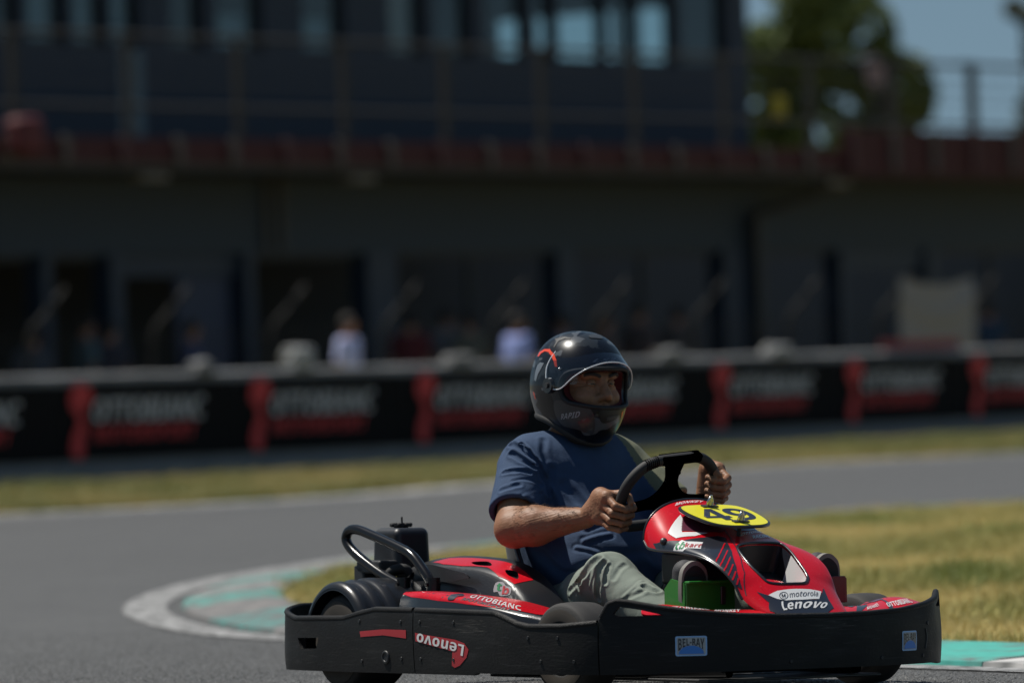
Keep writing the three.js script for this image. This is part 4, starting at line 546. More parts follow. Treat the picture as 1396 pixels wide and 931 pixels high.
{ // duct behind the opening
  const W = winD.getPoints().map((p) => [p.x, p.y]), n = W.length - 1, wall = (a, b, mat) => mesh('duct_wall', strip(W.slice(a, b + 1), nmap2, -0.007, -0.085, 0.01, false), mat, nose);
  const q = Math.round(n / winPx.length); wall(0, q * 3, matBlack); wall(q * 3, q * 4.6 | 0, matInk); wall(q * 4.6 | 0, q * 8, matWhiteInk); wall(q * 8, q * 11, matRed); wall(q * 11, n, matBlack);
  const cx = W.reduce((s, p) => s + p[0], 0) / W.length, cy = W.reduce((s, p) => s + p[1], 0) / W.length, big = poly(W.slice(0, n).map((p) => [cx + (p[0] - cx) * 1.05, cy + (p[1] - cy) * 1.05]));
  mesh('duct_floor', lay(big, nmap2, -0.085, 0.02), matBlack, nose); mesh('duct_plate', lay(smoothPoly([[cx + 0.0, cy - 0.03], [cx + 0.05, cy - 0.05], [cx + 0.075, cy], [cx + 0.065, cy + 0.05], [cx + 0.02, cy + 0.045]], 5), nmap2, -0.06, 0.02), matRed, nose);
  const e = (x, y, rx, ry, off, m) => mesh('duct_fitting', lay(smoothPoly([[x - rx, y], [x, y - ry], [x + rx, y], [x, y + ry]]), nmap2, off, 0.01), m, nose);
  e(cx + 0.03, cy - 0.02, 0.012, 0.02, -0.05, matRed); e(cx - 0.03, cy - 0.02, 0.012, 0.025, -0.07, matRedInk);
}
// --- number plate on two pegs
{
  const P = grp('number_plate', kart), o = [0.545, 0.4865, 0.0], tilt = -0.29, ca = Math.cos(tilt), sa = Math.sin(tilt), top3 = V3(-ca, -sa, 0), wid = V3(0, 0, -1), up = V3(-sa, ca, 0);
  const pm = (x, y, z) => V3(...o).addScaledVector(wid, x).addScaledVector(top3, y).addScaledVector(up, z);
  const xf = new THREE.Matrix4().makeBasis(wid, top3, up).setPosition(...o);
  const outline = (k) => smoothPoly([[-0.118, 0.0], [-0.112, 0.07], [-0.08, 0.1], [0, 0.107], [0.08, 0.1], [0.112, 0.07], [0.118, 0], [0.1, -0.075], [0.06, -0.104], [0, -0.108], [-0.06, -0.104], [-0.1, -0.075]].map(([x, y]) => [x * k, y * k]), 6);
  mesh('plate', new THREE.ExtrudeGeometry(outline(1), { depth: 0.004, bevelEnabled: true, bevelSize: 0.002, bevelThickness: 0.0015, bevelSegments: 2 }).applyMatrix4(xf), matGloss, P);
  mesh('yellow_face', new THREE.ShapeGeometry(outline(0.955), 8).translate(0, 0, 0.0068).applyMatrix4(xf), matYellow, P);
  mesh('lettering', merge(put(words('49', fontB), [-0.086, -0.054], [0.092, -0.054], [-0.086, 0.06]).map((s) => new THREE.ShapeGeometry(s, 8))).translate(0, 0, 0.0078).applyMatrix4(xf), phy([0.012, 0.018, 0.04], 0.4), P);
  for (const y of [0.082, -0.072]) { const g = grp('wing_bolt', kart); const X = pm(0, y, 0.007); g.position.copy(X); g.rotation.z = tilt; mesh('washer', merge([new THREE.CylinderGeometry(0.012, 0.013, 0.003, 16), bx(-0.008, 0.008, 0, 0.004, -0.026, 0.026)]), matDarkSteel, g); mesh('spring_clip', tube([[0, 0.002, 0.009], [0.002, 0.018, 0.008], [0, 0.028, 0], [-0.002, 0.018, -0.008], [0, 0.002, -0.009]], 0.004, 20, 8), matSteel, g); mesh('pin', new THREE.CylinderGeometry(0.0045, 0.005, 0.034, 10).translate(0, 0.017, 0), matSteel, g); mesh('peg', new THREE.CylinderGeometry(0.006, 0.006, 0.05, 10).translate(0, -0.028, 0), matBlack, g); }
}
// --- low front fairing behind the bumper
{
  const fm = (u, v) => { const k = 0.045 + v, p = plan(u), c = plan(u + 0.01), d = plan(u - 0.01), L = Math.hypot(c[0] - d[0], c[1] - d[1]), n = [(c[1] - d[1]) / L, -(c[0] - d[0]) / L], rise = 0.02 * sstep(0.28, 0.5, Math.abs(u)); return V3(p[0] - n[0] * k, 0.206 + rise + 0.026 * Math.sin(clamp((v + 0.02) / 0.16, 0, 1) * 2.6), p[1] - n[1] * k); };
  if (nrm(fm, 0, 0.05).y < 0) fm.flip = true;
  const f = mesh('front_fairing', shell(rrect(-0.56, -0.02, 0.56, 0.15, 0.03), fm, 0.006, 0.02), matRed, kart);
  const on = (x, y) => pick(fm, x, y, [-0.56, 0.56], [-0.02, 0.15]), pd = (n, l, m, o = 0.0012) => mesh(n, lay(poly(l.map((p) => on(...p))), fm, o, 0.02), m, f);
  pd('dark_stripe', [[1150, 820], [1162, 828], [1166, 820], [1160, 817]], matInk); pd('dark_stripe', [[1167, 837], [1171, 837], [1172, 818], [1168, 818]], matInk);
  pd('dark_stripe', [[1196, 818], [1205, 818], [1220, 832], [1214, 834]], matInk); pd('plum_patch', [[1176, 822], [1192, 814], [1205, 817], [1192, 821]], matPurple); pd('dark_stripe', [[1010, 827], [1016, 826], [1034, 836], [1026, 837]], matInk);
  const txt = (t, l, m) => { const [a, b, c] = l.map((p) => on(...p)); mesh('lettering', lay(put(t, a, b, c), fm, 0.0022, 0.03), m, f); };
  txt(words('OTTOBIANC', fontB), [[905, 833], [968, 833], [906, 828.5]], matWhiteInk); txt(words('MONKEY', fontB, 0.05), [[974, 835], [1010, 834], [975, 831]], matWhiteInk); txt(words('MOTORSPORT', fontR), [[925, 837.5], [968, 837.5], [925, 834.5]], matInk);
  txt(words('MONKEY', fontB, 0.05), [[1183, 832], [1200, 826], [1182, 828]], matWhiteInk); txt(words('OTTOBIANC', fontB, 0.05), [[1212, 828], [1246, 822], [1207, 823]], matWhiteInk);
  pd('white_patch', [[1143, 822], [1156, 820], [1150, 817], [1143, 818]], matWhiteInk);
}
// --- side pods (right one in full view, left one its mirror)
function sidePod(z) {
  const podH = [[-0.24, 0.288], [-0.1, 0.29], [0.1, 0.277], [0.25, 0.256], [0.38, 0.232], [0.44, 0.218]], podW = [[-0.24, 0.61], [-0.1, 0.635], [0.2, 0.635], [0.36, 0.61], [0.44, 0.575]];
  const m = (u, v) => { const t = clamp(v / 0.32), H = stab(podH, u), W = stab(podW, u), ang = t * 1.9, y = t < 0.55 ? H - 0.018 * Math.pow(1 - t / 0.55, 2) - 0.004 * t : lerp(H - 0.002, 0.1, Math.pow((t - 0.55) / 0.45, 1.25)), b = t < 0.6 ? lerp(0.40, W - 0.02, Math.pow(t / 0.6, 0.9)) : lerp(W - 0.02, W, Math.sin((t - 0.6) / 0.4 * 1.57)); return V3(u, y, z * b); };
  if (nrm(m, 0, 0.1).y < 0) m.flip = true;
  const p = mesh('side_pod', shell(poly([...range(-0.24, 0.44, 0.02).map((u) => [u, 0.0]), ...range(-0.24, 0.44, 0.02).reverse().map((u) => [u, 0.318])]), m, 0.006, 0.02), matGloss, kart);
  const red = poly([[-0.238, 0.01], ...range(-0.2, 0.4, 0.04).map((u) => [u, 0.006]), [0.435, 0.05], [0.4, 0.165], [0.3, 0.185], [0.15, 0.197], [0, 0.2], [-0.15, 0.196], [-0.238, 0.185]]);
  mesh('red_top', lay(red, m, 0.001, 0.02), matRed, p);
  if (z > 0) {
    const on = (x, y) => pick(m, x, y, [-0.24, 0.44], [0, 0.318]), txt = (t, l, mat) => { const [a, b, c] = l.map((q) => on(...q)); mesh('lettering', lay(put(t, a, b, c), m, 0.0022, 0.03), mat, p); };
    txt(words('OTTOBIANC', fontB, 0.03), [[640, 815.5], [712, 834], [645, 811.5]], matWhiteInk); txt(words('MOTORSPORT', fontB, 0.03), [[630, 818.5], [696, 833.5], [633, 815]], matInk);
    mesh('dark_emblem', lay(smoothPoly([[611, 815], [618, 811], [630, 810], [632, 813], [622, 815], [618, 818], [612, 818]].map((q) => on(...q)), 4), m, 0.0022, 0.02), matInk, p);
  }
}
sidePod(1); sidePod(-1);
// --- engine cover panels on both sides of the seat
const matPanel = phy([0.009, 0.0095, 0.011], 0.38, { bumpMap: scuffB, bumpScale: 0.0005 });
function enginePanel(z) {
  const H = [[-0.52, 0.372], [-0.4, 0.378], [-0.25, 0.374], [-0.12, 0.362], [-0.02, 0.335], [0.06, 0.29], [0.13, 0.225]];
  const m = (u, v) => { const t = clamp(v / 0.36), h = stab(H, u), b = t < 0.5 ? lerp(0.262, 0.372, t / 0.5) : lerp(0.372, 0.418, Math.sin((t - 0.5) * Math.PI)), y = t < 0.42 ? h + 0.006 - 0.02 * Math.pow(t / 0.42, 1.3) : t < 0.58 ? h - 0.014 - 0.05 * (t - 0.42) - 0.02 * Math.pow((t - 0.42) / 0.16, 2) : lerp(h - 0.042, Math.min(h - 0.045, 0.19), (t - 0.58) / 0.42); return V3(u, y, z * b); };
  if (nrm(m, -0.2, 0.1).y < 0) m.flip = true;
  const sh = poly([[-0.52, 0], ...range(-0.5, 0.12, 0.02).map((u) => [u, 0]), [0.13, 0.0], [0.13, 0.36], [0.05, 0.36], [-0.16, 0.36], [-0.22, 0.30], [-0.3, 0.27], [-0.40, 0.29], [-0.52, 0.285]]);
  for (const c of [[-0.2, 0.115, 0.055, 0.03], [-0.04, 0.12, 0.035, 0.025]]) sh.holes.push(new THREE.Path(smoothPoly([[c[0] - c[2], c[1]], [c[0], c[1] + c[3]], [c[0] + c[2], c[1] + 0.01], [c[0], c[1] - c[3]]], 6).getPoints()));
  const p = mesh('engine_panel', shell(sh, m, 0.006, 0.02), matPanel, kart);
  const top2 = poly([[-0.43, 0.06], [-0.3, 0.05], [-0.1, 0.05], [0.02, 0.07], [0.01, 0.165], [-0.06, 0.178], [-0.14, 0.15], [-0.26, 0.17], [-0.36, 0.165], [-0.45, 0.13]]); for (const h of sh.holes) top2.holes.push(h);
  mesh('red_top', lay(top2, m, 0.0012, 0.02), matRed, p);
  for (const hp of sh.holes) { const q = ptsOf(hp), cx = q.reduce((t, p) => t + p[0], 0) / q.length, cy = q.reduce((t, p) => t + p[1], 0) / q.length; mesh('recess', merge([strip(q, m, -0.003, -0.018, 0.01), lay(poly(q.map((p) => [cx + (p[0] - cx) * 1.12, cy + (p[1] - cy) * 1.12])), m, -0.016, 0.02)]), matGloss, p); }
  if (z > 0) { const on = (x, y) => pick(m, x, y, [-0.52, 0.13], [0, 0.36]); const txt = (t, l, mat, o) => { const [a, b, c] = l.map((q) => on(...q)); mesh('lettering', lay(put(t, a, b, c), m, o, 0.03), mat, p); };
    mesh('white_badge', lay(smoothPoly([[673, 807], [676, 795], [686, 794], [690, 799], [697, 802], [695, 811], [683, 813], [679, 807]].map((q) => on(...q)), 3), m, 0.0012, 0.02), matGreyInk, p);
    txt(words('t', fontB, 0.1), [[677, 806], [684, 806], [678, 795.5]], matGreenInk, 0.0024); txt(words('b', fontB, 0.1), [[685, 811], [694, 811], [686, 799.5]], matRedInk, 0.0024); }
}
enginePanel(1); enginePanel(-1);
{ const fm = (u, v) => V3(u, v, 0.412 - 0.05 * (v - 0.33)); const q = [[570, 769], [590, 770], [633, 781], [640, 788], [612, 794], [587, 791], [562, 793]].map((p) => pick(fm, p[0], p[1], [-0.7, 0.2], [0.2, 0.5])); mesh('panel_flap', shell(poly(q), fm, 0.004, 0.05), matPlastic, kart); }
// --- engine
{
  const e = grp('engine', kart), fins = [];
  mesh('crankcase', rbx(-0.78, -0.46, 0.09, 0.26, 0.17, 0.36, 0.02), matDarkSteel, e);
  for (let i = 0; i < 7; i++) fins.push(rbx(-0.66, -0.52, 0.262 + i * 0.011, 0.267 + i * 0.011, 0.2, 0.37, 0.002, 1)); fins.push(rbx(-0.64, -0.54, 0.255, 0.345, 0.22, 0.35, 0.01)); mesh('cooling_fins', merge(fins), matDarkSteel, e);
  mesh('air_box', merge([rbx(-0.70, -0.57, 0.335, 0.375, 0.3, 0.45, 0.008), rbx(-0.715, -0.66, 0.31, 0.36, 0.33, 0.45, 0.008)]), matPlastic, e);
  mesh('fuel_tank', (() => { const g = new RoundedBoxGeometry(0.145, 0.128, 0.125, 5, 0.022), p = g.attributes.position; for (let i = 0; i < p.count; i++) { const t = (p.getY(i) + 0.064) / 0.128; p.setX(i, p.getX(i) * (1 - 0.07 * t)); p.setZ(i, p.getZ(i) * (1 - 0.05 * t)); } g.computeVertexNormals(); return g.translate(-0.635, 0.405, 0.33); })(), phy([0.014, 0.015, 0.018], 0.42), e);
  mesh('fuel_cap', merge([new THREE.CylinderGeometry(0.03, 0.03, 0.009, 20).translate(-0.635, 0.478, 0.33), new THREE.CylinderGeometry(0.02, 0.024, 0.012, 20).translate(-0.635, 0.469, 0.33), new THREE.CylinderGeometry(0.003, 0.003, 0.02, 8).translate(-0.63, 0.491, 0.33), ...range(0, 7, 1).map((k) => new THREE.SphereGeometry(0.007, 8, 6).translate(-0.635 + 0.028 * Math.cos(k * 0.785), 0.478, 0.33 + 0.028 * Math.sin(k * 0.785)))]), matRubber, e);
  mesh('spark_plug_cap', tube([[-0.5, 0.335, 0.39], [-0.505, 0.35, 0.405], [-0.53, 0.345, 0.43], [-0.555, 0.315, 0.445], [-0.56, 0.29, 0.45]], 0.014, 24, 10), matRubber, e);
  mesh('ignition_lead', tube([[-0.56, 0.29, 0.45], [-0.6, 0.27, 0.44], [-0.64, 0.3, 0.4], [-0.66, 0.33, 0.34]], 0.004, 24, 6), matRubber, e);
  mesh('starter_housing', new THREE.CylinderGeometry(0.085, 0.09, 0.05, 28).rotateX(Math.PI / 2).translate(-0.6, 0.2, 0.39), matGloss, e);
  mesh('exhaust_pipe', tube([[-0.5, 0.27, 0.2], [-0.5, 0.29, 0.1], [-0.6, 0.27, 0.02], [-0.74, 0.22, 0.0]], 0.018, 30, 10), matAlu, e);
  for (const [x, y, z] of [[-0.56, 0.335, 0.425], [-0.48, 0.3, 0.41], [-0.62, 0.29, 0.43], [-0.5, 0.26, 0.42]]) mesh('engine_bolt', new THREE.CylinderGeometry(0.009, 0.009, 0.016, 8).rotateX(Math.PI / 2).translate(x, y, z), matSteel, e);
  mesh('chain_guard', rbx(-0.6, -0.4, 0.13, 0.2, 0.4, 0.43, 0.01), matRed, e);
  mesh('fuel_line', tube([[-0.62, 0.35, 0.38], [-0.55, 0.3, 0.46], [-0.46, 0.26, 0.44], [-0.42, 0.28, 0.38]], 0.005, 24, 6), matRubber, e);
}
// --- guard hoop over the engine with its sockets and carrier tube
mesh('guard_hoop', tube([[-0.44, 0.275, 0.45], [-0.452, 0.30, 0.45], [-0.56, 0.335, 0.45], [-0.69, 0.39, 0.45], [-0.748, 0.43, 0.45], [-0.738, 0.46, 0.45], [-0.69, 0.466, 0.45], [-0.6, 0.447, 0.45], [-0.46, 0.412, 0.45], [-0.395, 0.39, 0.45], [-0.345, 0.355, 0.45], [-0.3, 0.315, 0.45], [-0.285, 0.28, 0.45]], 0.0148, 160, 14), matTube, kart);
for (const x of [-0.44, -0.283]) mesh('hoop_socket', merge([new THREE.CylinderGeometry(0.021, 0.021, 0.06, 16).translate(x, 0.295, 0.45), new THREE.CylinderGeometry(0.006, 0.006, 0.05, 8).rotateX(Math.PI / 2).translate(x, 0.305, 0.452)]), matTube, kart);
mesh('carrier_tube', tube([[-0.6, 0.22, 0.45], [-0.56, 0.265, 0.452], [-0.5, 0.272, 0.454], [-0.3, 0.274, 0.456], [-0.24, 0.268, 0.458], [-0.2, 0.22, 0.46]], 0.013, 60, 12), matTube, kart);
for (const x of [-0.5, -0.42, -0.3]) mesh('carrier_post', bar([x, 0.08, 0.45], [x, 0.265, 0.452], 0.011), matTube, kart);
{ const P = mesh('red_guard_plate', rbx(-0.4, -0.27, 0.15, 0.262, 0.428, 0.434, 0.002, 1), matBlack, kart); for (let i = 0; i < 5; i++) mesh('red_slash', new THREE.ShapeGeometry(poly([[0, 0], [0.008, 0], [0.035, 0.075], [0.027, 0.075]])).translate(-0.37 + i * 0.02, 0.18, 0.436), matRed, P); }
// --- frame tubes and floor
mesh('floor_tray', rbx(-0.22, 0.86, 0.035, 0.043, -0.3, 0.3, 0.003, 1), matDarkSteel, kart);
for (const z of [-1, 1]) { mesh('frame_rail', tube([[-0.78, 0.09, z * 0.3], [-0.5, 0.09, z * 0.3], [-0.2, 0.06, z * 0.31], [0.4, 0.055, z * 0.31], [0.62, 0.055, z * 0.27], [0.85, 0.06, z * 0.22]], 0.016, 60, 10), matTube, kart); mesh('side_bar', tube([[-0.3, 0.1, z * 0.3], [-0.26, 0.12, z * 0.58], [-0.1, 0.12, z * 0.62], [0.2, 0.12, z * 0.62], [0.3, 0.1, z * 0.31]], 0.012, 60, 10), matTube, kart); mesh('stub_axle', bar([0.52, 0.128, z * 0.3], [0.52, 0.128, z * 0.45], 0.014), matSteel, kart); mesh('rear_bumper_stay', bar([-0.78, 0.1, z * 0.3], [-0.815, 0.13, z * 0.34], 0.014), matTube, kart); mesh('front_bumper_stay', bar([0.84, 0.08, z * 0.22], [0.975, 0.12, z * 0.24], 0.014), matTube, kart); }
mesh('rear_axle', bar([-0.52, 0.14, -0.47], [-0.52, 0.14, 0.47], 0.016), matSteel, kart); mesh('cross_tube', bar([0.55, 0.06, -0.3], [0.55, 0.06, 0.3], 0.014), matTube, kart); mesh('cross_tube', bar([-0.45, 0.09, -0.3], [-0.45, 0.09, 0.3], 0.014), matTube, kart);
mesh('brake_disc', new THREE.CylinderGeometry(0.09, 0.09, 0.006, 40).rotateX(Math.PI / 2).translate(-0.52, 0.14, -0.2), matSteel, kart);
// --- wheels
function wheel(x, z, r, w, rim, steer) {
  const g = grp('wheel', kart), o = Math.sign(z); g.position.set(x, r, z); g.rotation.y = steer;
  const h = w / 2, tyre = [[rim, -h * 0.86], [rim + 0.01, -h], [r - 0.035, -h * 1.04], [r - 0.012, -h * 0.96], [r - 0.002, -h * 0.8], [r, -h * 0.4], [r + 0.0005, 0], [r, h * 0.4], [r - 0.002, h * 0.8], [r - 0.012, h * 0.96], [r - 0.035, h * 1.04], [rim + 0.01, h], [rim, h * 0.86]];
  mesh('tyre', latheZ(tyre, 72), matTyre, g);
  mesh('sidewall', latheZ([[rim + 0.012, h * 1.012 * o], [r - 0.035, h * 1.052 * o], [r - 0.02, h * 1.02 * o]], 60), matTyreWall, g);
  mesh('rim', latheZ([[rim + 0.004, h * 0.98 * o], [rim - 0.004, h * 0.95 * o], [rim - 0.008, h * 0.5 * o], [0.045, h * 0.35 * o], [0.04, h * 0.55 * o], [0.0, h * 0.55 * o]], 48), matAlu, g);
  mesh('rim', latheZ([[rim + 0.003, -h * 0.95 * o], [rim - 0.006, -h * 0.8 * o], [rim - 0.008, h * 0.5 * o]], 48), matAlu, g);
  mesh('hub', merge([new THREE.CylinderGeometry(0.02, 0.022, 0.03, 6).rotateX(Math.PI / 2).translate(0, 0, o * (h * 0.55 + 0.012)), ...[0, 2.09, 4.19].map((a) => new THREE.CylinderGeometry(0.007, 0.007, 0.014, 6).rotateX(Math.PI / 2).translate(0.034 * Math.cos(a), 0.034 * Math.sin(a), o * h * 0.6))]), matSteel, g);
}
wheel(0.52, 0.5, 0.13, 0.125, 0.066, 0.1); wheel(0.52, -0.5, 0.13, 0.125, 0.066, 0.1); wheel(-0.52, 0.545, 0.14, 0.17, 0.066, 0); wheel(-0.52, -0.545, 0.14, 0.17, 0.066, 0);
const matGuard = phy([0.012, 0.0125, 0.014], 0.3, { bumpMap: scuffB, bumpScale: 0.0005 });
for (const z of [1, -1]) { // ribbed guards round the rear wheels
  const prof = [[0.150, 0.645], [0.160, 0.642], [0.168, 0.632], [0.170, 0.62], [0.166, 0.606], [0.162, 0.598], [0.168, 0.588], [0.174, 0.575], [0.172, 0.56], [0.166, 0.553], [0.172, 0.543], [0.178, 0.53], [0.178, 0.51], [0.176, 0.48], [0.178, 0.44], [0.178, 0.405], [0.17, 0.395]], inner = prof.slice().reverse().map(([r, y]) => [r - 0.006, y]);
  const g = latheZ([...prof, ...inner].map(([r, y]) => [r, z * y]), 72, -Math.PI * 0.62 + Math.PI, Math.PI * 1.24); mesh('rear_wheel_guard', g.translate(-0.52, 0.148, 0), matGuard, kart);
}
// --- seat
{
  const C = [[0, -0.36, 0.5], [0.12, -0.365, 0.4], [0.24, -0.345, 0.28], [0.36, -0.28, 0.16], [0.48, -0.16, 0.085], [0.6, -0.03, 0.07], [0.7, 0.07, 0.085]], E = [[0, -0.31, 0.505], [0.06, -0.255, 0.485], [0.13, -0.195, 0.455], [0.26, -0.145, 0.375], [0.36, -0.112, 0.312], [0.48, -0.04, 0.262], [0.6, 0.04, 0.24], [0.7, 0.085, 0.2]];
  const cx = C.map((p) => [p[0], p[1]]), cy = C.map((p) => [p[0], p[2]]), ex = E.map((p) => [p[0], p[1]]), ey = E.map((p) => [p[0], p[2]]);
  const m = (u, v) => { const t = clamp(v / 0.3, -1, 1), w = Math.pow(Math.abs(t), 2.4); return V3(lerp(stab(cx, u), stab(ex, u), w), lerp(stab(cy, u), stab(ey, u), w), 0.238 * Math.sign(t) * Math.pow(Math.abs(t), 0.62)); };
  const s = mesh('seat', shell(rrect(0, -0.3, 0.7, 0.3, 0.05), m, 0.008, 0.02), matGloss, kart);
  mesh('seat_edge', tube(range(0.06, 0.66, 0.02).map((u) => m(u, 0.298).toArray()), 0.009, 90, 8), matGloss, s); mesh('seat_edge', tube(range(0.06, 0.66, 0.02).map((u) => m(u, -0.298).toArray()), 0.009, 90, 8), matGloss, s);
  for (const z of [-1, 1]) mesh('seat_stay', bar([-0.33, 0.36, z * 0.17], [-0.5, 0.12, z * 0.27], 0.01), matSteel, kart);
}
// --- steering wheel and column
const SW = { o: V3(0.268, 0.566, -0.003), v: V3(0.5, 0.866, 0), n: V3(0.866, -0.5, 0), turn: -0.1 };
const swp = (b, v, n = 0) => { const c = Math.cos(SW.turn), s = Math.sin(SW.turn), B = b * c - v * s, W = b * s + v * c; return SW.o.clone().addScaledVector(SW.v, W).addScaledVector(SW.n, n).add(V3(0, 0, B)); };
{
  const w = grp('steering_wheel', kart), R = (l, n = 0) => l.map(([b, v]) => swp(b, v, n).toArray());
  mesh('rim', tube(R([[0, 0.103], [0.05, 0.102], [0.085, 0.096], [0.118, 0.075], [0.145, 0.04], [0.158, 0.0], [0.158, -0.04], [0.148, -0.08], [0.125, -0.104], [0.09, -0.108], [0, -0.108], [-0.09, -0.108], [-0.125, -0.104], [-0.148, -0.08], [-0.158, -0.04], [-0.158, 0], [-0.145, 0.04], [-0.118, 0.075], [-0.085, 0.096], [-0.05, 0.102]]), 0.0158, 240, 14, true), matRubber, w);
  const xf = new THREE.Matrix4().makeBasis(swp(1, 0).sub(swp(0, 0)), swp(0, 1).sub(swp(0, 0)), swp(0, 0, 1).sub(swp(0, 0))).setPosition(SW.o);
  const plate = smoothPoly([[-0.028, 0.1], [0.028, 0.1], [0.02, 0.03], [0.06, -0.02], [0.14, -0.035], [0.14, -0.06], [0.06, -0.055], [0.02, -0.065], [-0.02, -0.065], [-0.06, -0.055], [-0.14, -0.06], [-0.14, -0.035], [-0.06, -0.02], [-0.02, 0.03]], 5);
  mesh('spoke_plate', new THREE.ExtrudeGeometry(plate, { depth: 0.006, bevelEnabled: true, bevelSize: 0.002, bevelThickness: 0.002 }).translate(0, 0, -0.003).applyMatrix4(xf), matGloss, w);
  mesh('top_pad', rbx(-0.085, 0.055, -0.014, 0.014, -0.018, 0.017, 0.009).translate(0, 0.103, 0).applyMatrix4(xf), matRubber, w);
  mesh('lettering', merge(put(words('tb', fontB, 0.1), [0.0, 0.098], [-0.018, 0.098], [0.0, 0.111]).map(flat)).translate(0, 0, 0.0185).applyMatrix4(xf), matGreenInk, w); mesh('lettering', merge(put(words('kart', fontB, 0.05), [-0.02, 0.099], [-0.06, 0.099], [-0.02, 0.109]).map(flat)).translate(0, 0, 0.0185).applyMatrix4(xf), matRedInk, w);
  for (let i = 0; i < 7; i++) { const P = R([[0.066 + i * 0.006, 0.1005 - i * 0.0016]])[0]; mesh('tape_ridge', new THREE.TorusGeometry(0.0158, 0.0016, 6, 18).rotateY(Math.PI / 2).rotateX(0.2).applyMatrix4(new THREE.Matrix4().extractRotation(xf)).translate(...P), matRubber, w); }
  mesh('hub', new THREE.CylinderGeometry(0.03, 0.03, 0.03, 20).rotateX(Math.PI / 2).translate(0, -0.02, 0.016).applyMatrix4(xf), matGloss, w);
  for (const [b, v] of [[0.02, 0.04], [-0.015, 0.06], [0.1, -0.047], [-0.1, -0.047], [0.018, -0.005], [-0.018, -0.005], [0.018, -0.035], [-0.018, -0.035], [0.06, -0.04], [-0.06, -0.04]]) mesh('screw', new THREE.CylinderGeometry(0.006, 0.006, 0.008, 10).rotateX(Math.PI / 2).translate(b, v, 0.007).applyMatrix4(xf), matSteel, w);
  mesh('steering_column', bar(swp(0, -0.02, 0.02).toArray(), [0.6, 0.1, 0], 0.012), matTube, kart); mesh('column_stay', bar([0.42, 0.42, 0.02], [0.3, 0.06, 0.22], 0.011), matTube, kart); mesh('column_stay', bar([0.42, 0.42, -0.02], [0.3, 0.06, -0.22], 0.011), matTube, kart);
  mesh('bellows', merge(range(0, 9, 1).map((k) => new THREE.TorusGeometry(0.012, 0.004, 6, 14).rotateY(Math.PI / 2).translate(0.3 + k * 0.007, 0.49, 0.07))), matRubber, kart);
}
// box and brackets under the nose cone
mesh('bracket_box', rbx(0.42, 0.6, 0.3, 0.39, -0.12, 0.14, 0.01), matPlastic, kart);
for (let i = 0; i < 4; i++) mesh('bracket_bolt', new THREE.CylinderGeometry(0.006, 0.006, 0.02, 8).translate(0.44 + i * 0.035, 0.398, 0.13), matDarkSteel, kart);
// --- pedals
{
  const p = grp('throttle_pedal', kart);
  mesh('pedal_plate', rbx(0.688, 0.696, 0.225, 0.307, 0.082, 0.25, 0.003, 1), matGreen, p); mesh('top_lip', rbx(0.675, 0.71, 0.304, 0.312, 0.082, 0.25, 0.003, 1), matGreen, p);
  mesh('side_flange', shell(poly([[0.6, 0.225], [0.69, 0.225], [0.69, 0.307], [0.63, 0.318], [0.6, 0.29]]), (u, v) => V3(u, v, 0.252 + 0.05 * (0.69 - u)), 0.005, 0.05), matGreen, p); mesh('arm', bar([0.692, 0.23, 0.14], [0.66, 0.06, 0.14], 0.008), matSteel, p); mesh('bracket_clip', rbx(0.697, 0.703, 0.245, 0.295, 0.12, 0.135, 0.002, 1), matDarkSteel, p);
  const matPedal = phy([0.12, 0.006, 0.01], 0.45), q = grp('brake_pedal', kart); mesh('pedal_plate', rbx(0.73, 0.738, 0.24, 0.315, -0.275, -0.13, 0.003, 1), matPedal, q); mesh('side_flange', rbx(0.66, 0.735, 0.24, 0.31, -0.281, -0.275, 0.002, 1), matPedal, q); mesh('arm', bar([0.734, 0.24, -0.2], [0.7, 0.06, -0.2], 0.008), matSteel, q);
}

// ---------------------------------------------------------------- the driver
const driver = grp('person'); driver.position.copy(KO); driver.quaternion.copy(KQ);
tag(driver, 'driver in navy T-shirt, grey trousers and dark helmet steering the go-kart', 'person');
const skinTex = texture(256, 256, (u, v) => { const a = tileFbm(u, v, 10, 5, 3), b = tileFbm(u, v, 40, 2, 6), k = 1 + 0.4 * a + 0.2 * b; return S3(0.25 * k, 0.122 * k * (1 - 0.14 * a), 0.065 * k); });
skinTex.repeat.set(4, 4);
const skinBump = texture(256, 256, (u, v) => 0.5 + 0.6 * tileFbm(u, v, 30, 4, 8), false); skinBump.repeat.set(6, 6);
const matSkin = phy([1, 1, 1], 0.55, { map: skinTex, bumpMap: skinBump, bumpScale: 0.002, specularIntensity: 0.7 });
const weave = texture(256, 256, (u, v, i, j) => 0.5 + 0.18 * Math.sin(i * 1.57) * Math.sin(j * 1.57) + 0.4 * tileFbm(u, v, 20, 4, 9), false); weave.repeat.set(7, 7);
const shirtTex = texture(256, 256, (u, v) => { const k = 1 + 0.3 * tileFbm(u, v, 8, 5, 12); return [k * 0.8, k * 0.8, k * 0.8]; }, false); shirtTex.repeat.set(3, 3);
const matShirt = phy([1, 1, 1], 0.88, { vertexColors: true, map: shirtTex, bumpMap: weave, bumpScale: 0.0012, sheen: 0.1, sheenRoughness: 0.6, sheenColor: rgb(0.12, 0.2, 0.36) });
const matTrouser = phy([1, 1, 1], 0.9, { map: texture(256, 256, (u, v) => { const k = 1 + 0.22 * tileFbm(u, v, 12, 5, 15); return S3(0.175 * k, 0.205 * k, 0.172 * k); }), bumpMap: weave, bumpScale: 0.0012 });
